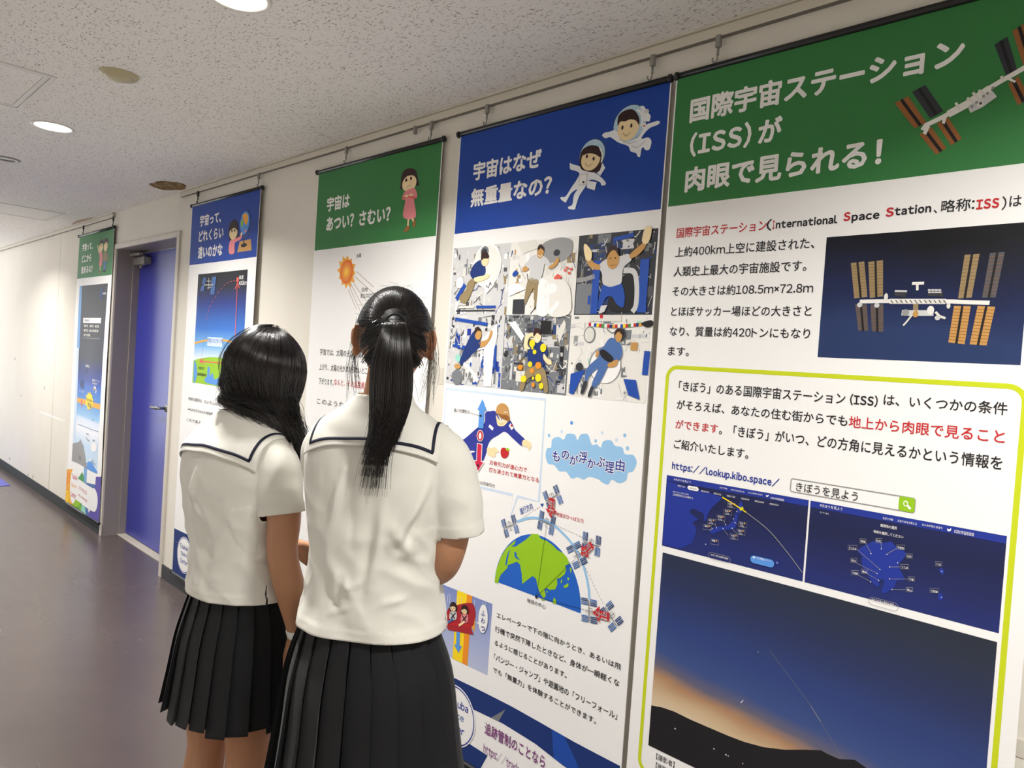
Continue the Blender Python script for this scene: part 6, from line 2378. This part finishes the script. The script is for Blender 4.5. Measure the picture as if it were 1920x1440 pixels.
for k in range(40):
    a = 2 * pi * k / 20
    q = .60 if k < 20 else .25
    p_ = tail(q * cos(a), q * sin(a), .66 if k % 2 else .58, 0, 20)
    guides.append((p_, [.003 + .007 * min(1, i / 7) for i in range(len(p_) - 4)] + [.008, .006, .004, .002]))
for k in range(2200):
    a, q = rnd.uniform(0, 2 * pi), sqrt(rnd.uniform(.5, 1.2))
    strands.append((tail(q * cos(a), q * sin(a), min(1.0, max(.6, rnd.gauss(.83, .075))), rnd.gauss(-.35, .6)), .0006))
# loose short hairs at the tie and wisps by the ears and nape
for k in range(90):
    a = rnd.uniform(0, pi * 2)
    s0 = TIE + cam_r * .020 * cos(a) + Vector((0, 0, .018 * sin(a)))
    d_ = cam_r * cos(a) + Vector((0, 0, sin(a) - .4)) - cam_f * rnd.uniform(.2, .8)
    L = rnd.uniform(.012, .035)
    strands.append((spline([s0, s0 + d_ * L * .5, s0 + d_ * L + Vector((0, 0, -.008))], 6), .00035))
for k in range(70):
    s = rnd.choice((-1, 1, 1))
    b = T.V(.0135 + s * rnd.uniform(.078, .090), rnd.uniform(-.02, .05), rnd.uniform(1.49, 1.56))
    e = T.V(.0135 + s * rnd.uniform(.060, .098), rnd.uniform(-.03, .04), rnd.uniform(1.36, 1.43))
    strands.append((spline([b, b.lerp(e, .5) + cam_r * s * rnd.uniform(0, .014), e], 10), .00035))
for k in range(60):
    b = T.V(rnd.uniform(-.03, .06), -.062, rnd.uniform(1.43, 1.46))
    strands.append((spline([b, b + cam_r * rnd.uniform(-.012, .012) + Vector((0, 0, -.025)), b + cam_r * rnd.uniform(-.02, .02) + Vector((0, 0, -.055))], 8), .00035))
for k in range(24):
    az, el = rnd.uniform(-pi, pi), rnd.uniform(.4, 1.4)
    u = Vector((sin(az) * cos(el), cos(az) * cos(el), sin(el)))
    b = skull(u, 1.03)
    strands.append((spline([b, b + (b - THC).normalized() * rnd.uniform(.004, .010) + cam_r * rnd.uniform(-.012, .012), b + cam_r * rnd.uniform(-.03, .03) + (b - THC).normalized() * rnd.uniform(.0, .012) - cam_f * .02], 8), .00018))
T.hair_mesh(guides, strands)
m = MB()
ring = []
tl = (tail_c[1] - tail_c[0]).normalized()
sx = tl.cross(Vector((0, 0, 1))).normalized()
sz = sx.cross(tl)
for k in range(25):
    a = 2 * pi * k / 24
    ring.append(TIE + tl * .008 + sx * .0195 * cos(a) + sz * .0175 * sin(a))
m.tube(ring, .0030, 8, False)
o = m.build('hair_tie', M_ELASTIC, T.body)

# ------------------------------------------------------------------ shorter girl with loose hair
_rt = Vector((cos(YAW), sin(YAW), 0))
Sg = Girl(Vector((-1.801, -0.925, 0)) + _rt * .008 + Vector((.0215, .0046, 0)), 1.85, radians(33), 'person with loose black hair, white sailor blouse and bare legs below a black skirt')
sol = Solid()
SHC = Vector((.024, .042, 1.414))
SM = head_points(sol, SHC, radians(-10), radians(-10), .98, 0.0)
sol.limb([(0, -.005, 1.24, .060), (.006, .010, 1.305, .048), (SHC.x, SHC.y - .014, 1.355, .044), (SHC.x, SHC.y - .005, 1.40, .052)], 24, 4)
sol.loft([(.78, 0, .03, .128, .102), (.88, 0, .028, .132, .098), (.97, 0, .018, .112, .086), (1.08, 0, .005, .126, .094), (1.18, 0, -.002, .132, .084), (1.235, 0, 0, .108, .060), (1.275, 0, .004, .058, .048)], 32)
SLX, SLY = {-1: -.072, 1: .064}, {-1: .004, 1: .020}
legs_and_feet(sol, SLX, SLY, .80, .425, .97)
sol.limb([(.114, .0, 1.212, .043), (.154, .002, 1.15, .042), (.178, .000, 1.08, .040), (.177, .002, .99, .036), (.187, .024, .90, .036), (.192, .042, .825, .028), (.194, .050, .780, .022), (.1945, .052, .770, .0215)], 20, 5)
hand(sol, (.1945, .053, .768), (-.08, .04, -1), (-.7, .7, 0), 1, .42, .95)
sol.limb([(-.114, .0, 1.212, .043), (-.150, .030, 1.15, .042), (-.158, .070, 1.09, .039), (-.150, .105, 1.00, .035), (-.110, .165, .96, .035), (-.060, .205, .94, .029), (-.030, .220, .93, .023), (-.020, .222, .928, .022)], 20, 5)
hand(sol, (-.018, .223, .926), (.85, .2, -.3), (.1, -.9, -.2), -1, .5, .95)
Sg.make_body(sol, (SHC, SM))
ps = lambda *pts, d=1.755: [Sg.at(x, y, d) for x, y in pts]
Sg.shirt([(.80, .004, .030, .148, .124), (.855, .004, .029, .147, .122), (.93, .002, .022, .140, .108), (1.00, 0, .014, .138, .104), (1.09, 0, .003, .146, .109), (1.16, 0, -.004, .156, .109), (1.215, 0, -.004, .154, .099), (1.255, 0, -.001, .136, .082),
          (1.285, 0, .003, .100, .068), (1.312, .001, .008, .066, .056), (1.335, .002, .014, .056, .053), (1.36, .003, .020, .055, .052)],
         [[(.090, .0, 1.228, .053), (.130, .003, 1.198, .057), (.153, .001, 1.15, .055), (.168, .000, 1.11, .050), (.173, .000, 1.086, .0485)],
          [(-.090, .0, 1.228, .053), (-.130, .010, 1.198, .059), (-.150, .038, 1.15, .055), (-.156, .060, 1.11, .052), (-.158, .068, 1.092, .051)]],
         [(ps((380, 870), (360, 930), (344, 975)), .009, .007), (ps((393, 905), (376, 935)), .007, .005), (ps((421, 880), (408, 943), (390, 975)), .011, .007), (ps((362, 945), (394, 978)), .008, .005), (ps((475, 890), (450, 945), (456, 1005)), .012, -.006),
          (ps((492, 1035), (440, 1075), (402, 1085)), .010, .006), (ps((350, 900), (346, 960)), .009, -.004), (ps((430, 920), (420, 1000), (400, 1040)), .010, -.005), (ps((480, 1000), (455, 1030), (425, 1035)), .010, .004), (ps((365, 1000), (400, 1010), (440, 1000)), .010, -.004),
          (ps((356, 1060), (380, 1100)), .009, .005), (ps((500, 1100), (450, 1105), (410, 1095)), .008, .004)],
         .862, 1.318, (1, -.012, .915), 8.0)
Sg.collar(.142, 1.216, (.030, 1.272), (.002, .022, .058, 1.285))
Sg.skirt([(.94, .002, .02, .118, .092), (.87, .002, .028, .132, .104), (.76, 0, .03, .154, .132), (.66, -.002, .03, .162, .143), (.562, -.004, .03, .170, .154)], 22, 9, phase=.05, amp=.017)
shoes(Sg, SLX, SLY)
SHR = Vector((.081, .100, .113))


def sk2(az, el, k=1.0):
    u = Vector((sin(az) * cos(el), cos(az) * cos(el), sin(el)))
    return SHC + SM @ Vector((u.x * SHR.x * k, u.y * SHR.y * k, u.z * SHR.z * k))


lerp = lambda a, b, t: a + (b - a) * t
# az: 0 face, pi/2 her right ear, pi nape, 3pi/2 left ear.  From the crown, down the sides, then gathered over the right shoulder
NAPE, RIGHTN = Vector((-.004, -.054, 1.340)), Vector((.118, .062, 1.340))
OVER, FRONT = Vector((.078, -.012, 1.303)), Vector((.130, .066, 1.272))
TIPA, TIPB = Vector((.112, .120, 1.140)), Vector((.118, .130, 1.155))


def loose(az, k, jit, L=1.0, n=24):
    j = lambda s: Vector((rnd.gauss(0, s), rnd.gauss(0, s), rnd.gauss(0, s))) * jit
    P_ = [sk2(az * .6 + pi * .4 * .62, radians(84), k), sk2(az, radians(62), k), sk2(az, radians(32), k * 1.02), sk2(az, radians(2), k * 1.03)]
    if az < radians(235):
        t = min(1, max(0, (radians(225) - az) / radians(165))) ** .75
        P_ += [sk2(az, radians(-24), k * 1.0).lerp(lerp(NAPE, RIGHTN, t), .40) + j(.004)]
        P_ += [lerp(NAPE, RIGHTN, t) + j(.006)]
        P_ += [lerp(OVER, FRONT, t) + j(.011), lerp(lerp(OVER, FRONT, .80), FRONT, t) + Vector((.0, .030, -.050)) + j(.009), lerp(TIPA, TIPB, rnd.random()) + j(.012)]
    else:
        t = min(1, max(0, (az - radians(235)) / radians(90)))
        a_ = sk2(az, radians(-30), k * .97)
        P_ += [a_ + j(.004), Vector((lerp(-.050, -.075, t), lerp(.0, .10, t), 1.31)) + j(.006), Vector((-.078, lerp(.10, .14, t), 1.24)) + j(.008), Vector((-.082, .145, 1.15)) + j(.01)]
    pts = spline(P_, n)
    return pts[:max(8, int(n * L) + 1)]


guides, strands = [], []
for i in range(60):
    az = radians(25) + (2 * pi - radians(50)) * i / 59
    for k in (.925,):
        p_ = loose(az, k, .35, .93, 18)
        guides.append((p_, [.0105] * (len(p_) - 5) + [.010, .009, .007, .005, .003]))
for i in range(3300):
    az = radians(22) + (2 * pi - radians(44)) * rnd.random() if rnd.random() < .25 else radians(30) + radians(215) * rnd.random()
    strands.append((loose(az, 1.02 + .035 * rnd.random(), 1.0, rnd.uniform(.86, 1.0)), .0006))
for k in range(110):
    az = rnd.uniform(radians(60), radians(250))
    p_ = loose(az, 1.06 + .05 * rnd.random(), 1.6, rnd.uniform(.45, .95), 20)
    off = Vector((rnd.gauss(0, .008), rnd.gauss(0, .008), rnd.gauss(0, .006)))
    strands.append(([q + off * (i / len(p_)) ** 1.5 * 2 for i, q in enumerate(p_)], .00034))
# the curl that swings in under the nape
for k in range(220):
    b = sk2(radians(rnd.uniform(195, 240)), radians(-5), 1.05)
    c_ = Sg.V(-.052, -.02, 1.378) + Vector((rnd.gauss(0, .005), rnd.gauss(0, .005), rnd.gauss(0, .008)))
    e = Sg.V(-.022, -.02, 1.336) + Vector((rnd.gauss(0, .006), rnd.gauss(0, .006), rnd.gauss(0, .005)))
    strands.append((spline([b, b.lerp(c_, .55), c_, e], 14), .0005))
Sg.hair_mesh(guides, strands)
# white band on the right wrist and the patterned case in the hand
m = MB()
q0, q1 = Vector((.1932, .0460, .802)), Vector((.1940, .0500, .782))
m.tube([q0, q0.lerp(q1, .1), q0.lerp(q1, .9), q1], [.0245, .0265, .0250, .023], 20)
m.build('wristband', mat('white_band', rgb(232, 232, 228), .6, .3), Sg.body)


def dotted():
    mm = mat('dotted_case', rgb(60, 60, 62), .35, .5)
    g = NT(mm)
    v = g.n('ShaderNodeTexVoronoi')
    v.inputs['Scale'].default_value = 70.0
    g.l(g.obj(), v.inputs['Vector'])
    g.l(g.ramp(v.outputs['Distance'], [(.28, rgb(214, 214, 210)), (.36, rgb(58, 58, 60))]), g.b.inputs['Base Color'])
    return mm


t = empty('handheld_case', Sg.o)
t.rotation_euler = (0, 0, Sg.rz)
tag(t, 'small patterned grey case held in the shorter girl\'s lowered right hand', 'case')
c_ = Vector((.183, .082, .682))
b = bmesh.new()
bmesh.ops.create_cube(b, size=1)
for v in b.verts:
    v.co = Vector((v.co.x * .008, v.co.y * .050, v.co.z * .110))
bmesh.ops.bevel(b, geom=b.edges[:], offset=.004, segments=3, affect='EDGES')
bmesh.ops.rotate(b, verts=b.verts[:], cent=(0, 0, 0), matrix=Matrix.Rotation(radians(135), 3, 'Z'))
for v in b.verts:
    v.co += c_
m = MB()
m.absorb(b)
m.build('case_shell', dotted(), t)
m = MB()
m.tube([c_ + Vector((.0, .0, .055)) + Vector((.012 * cos(a), .012 * sin(a) * .5, .012 * sin(a) + .006)) for a in [2 * pi * k / 20 for k in range(21)]], .002, 8, False)
m.build('strap_ring', mat('clear_ring', rgb(200, 200, 196), .2, .5), t)
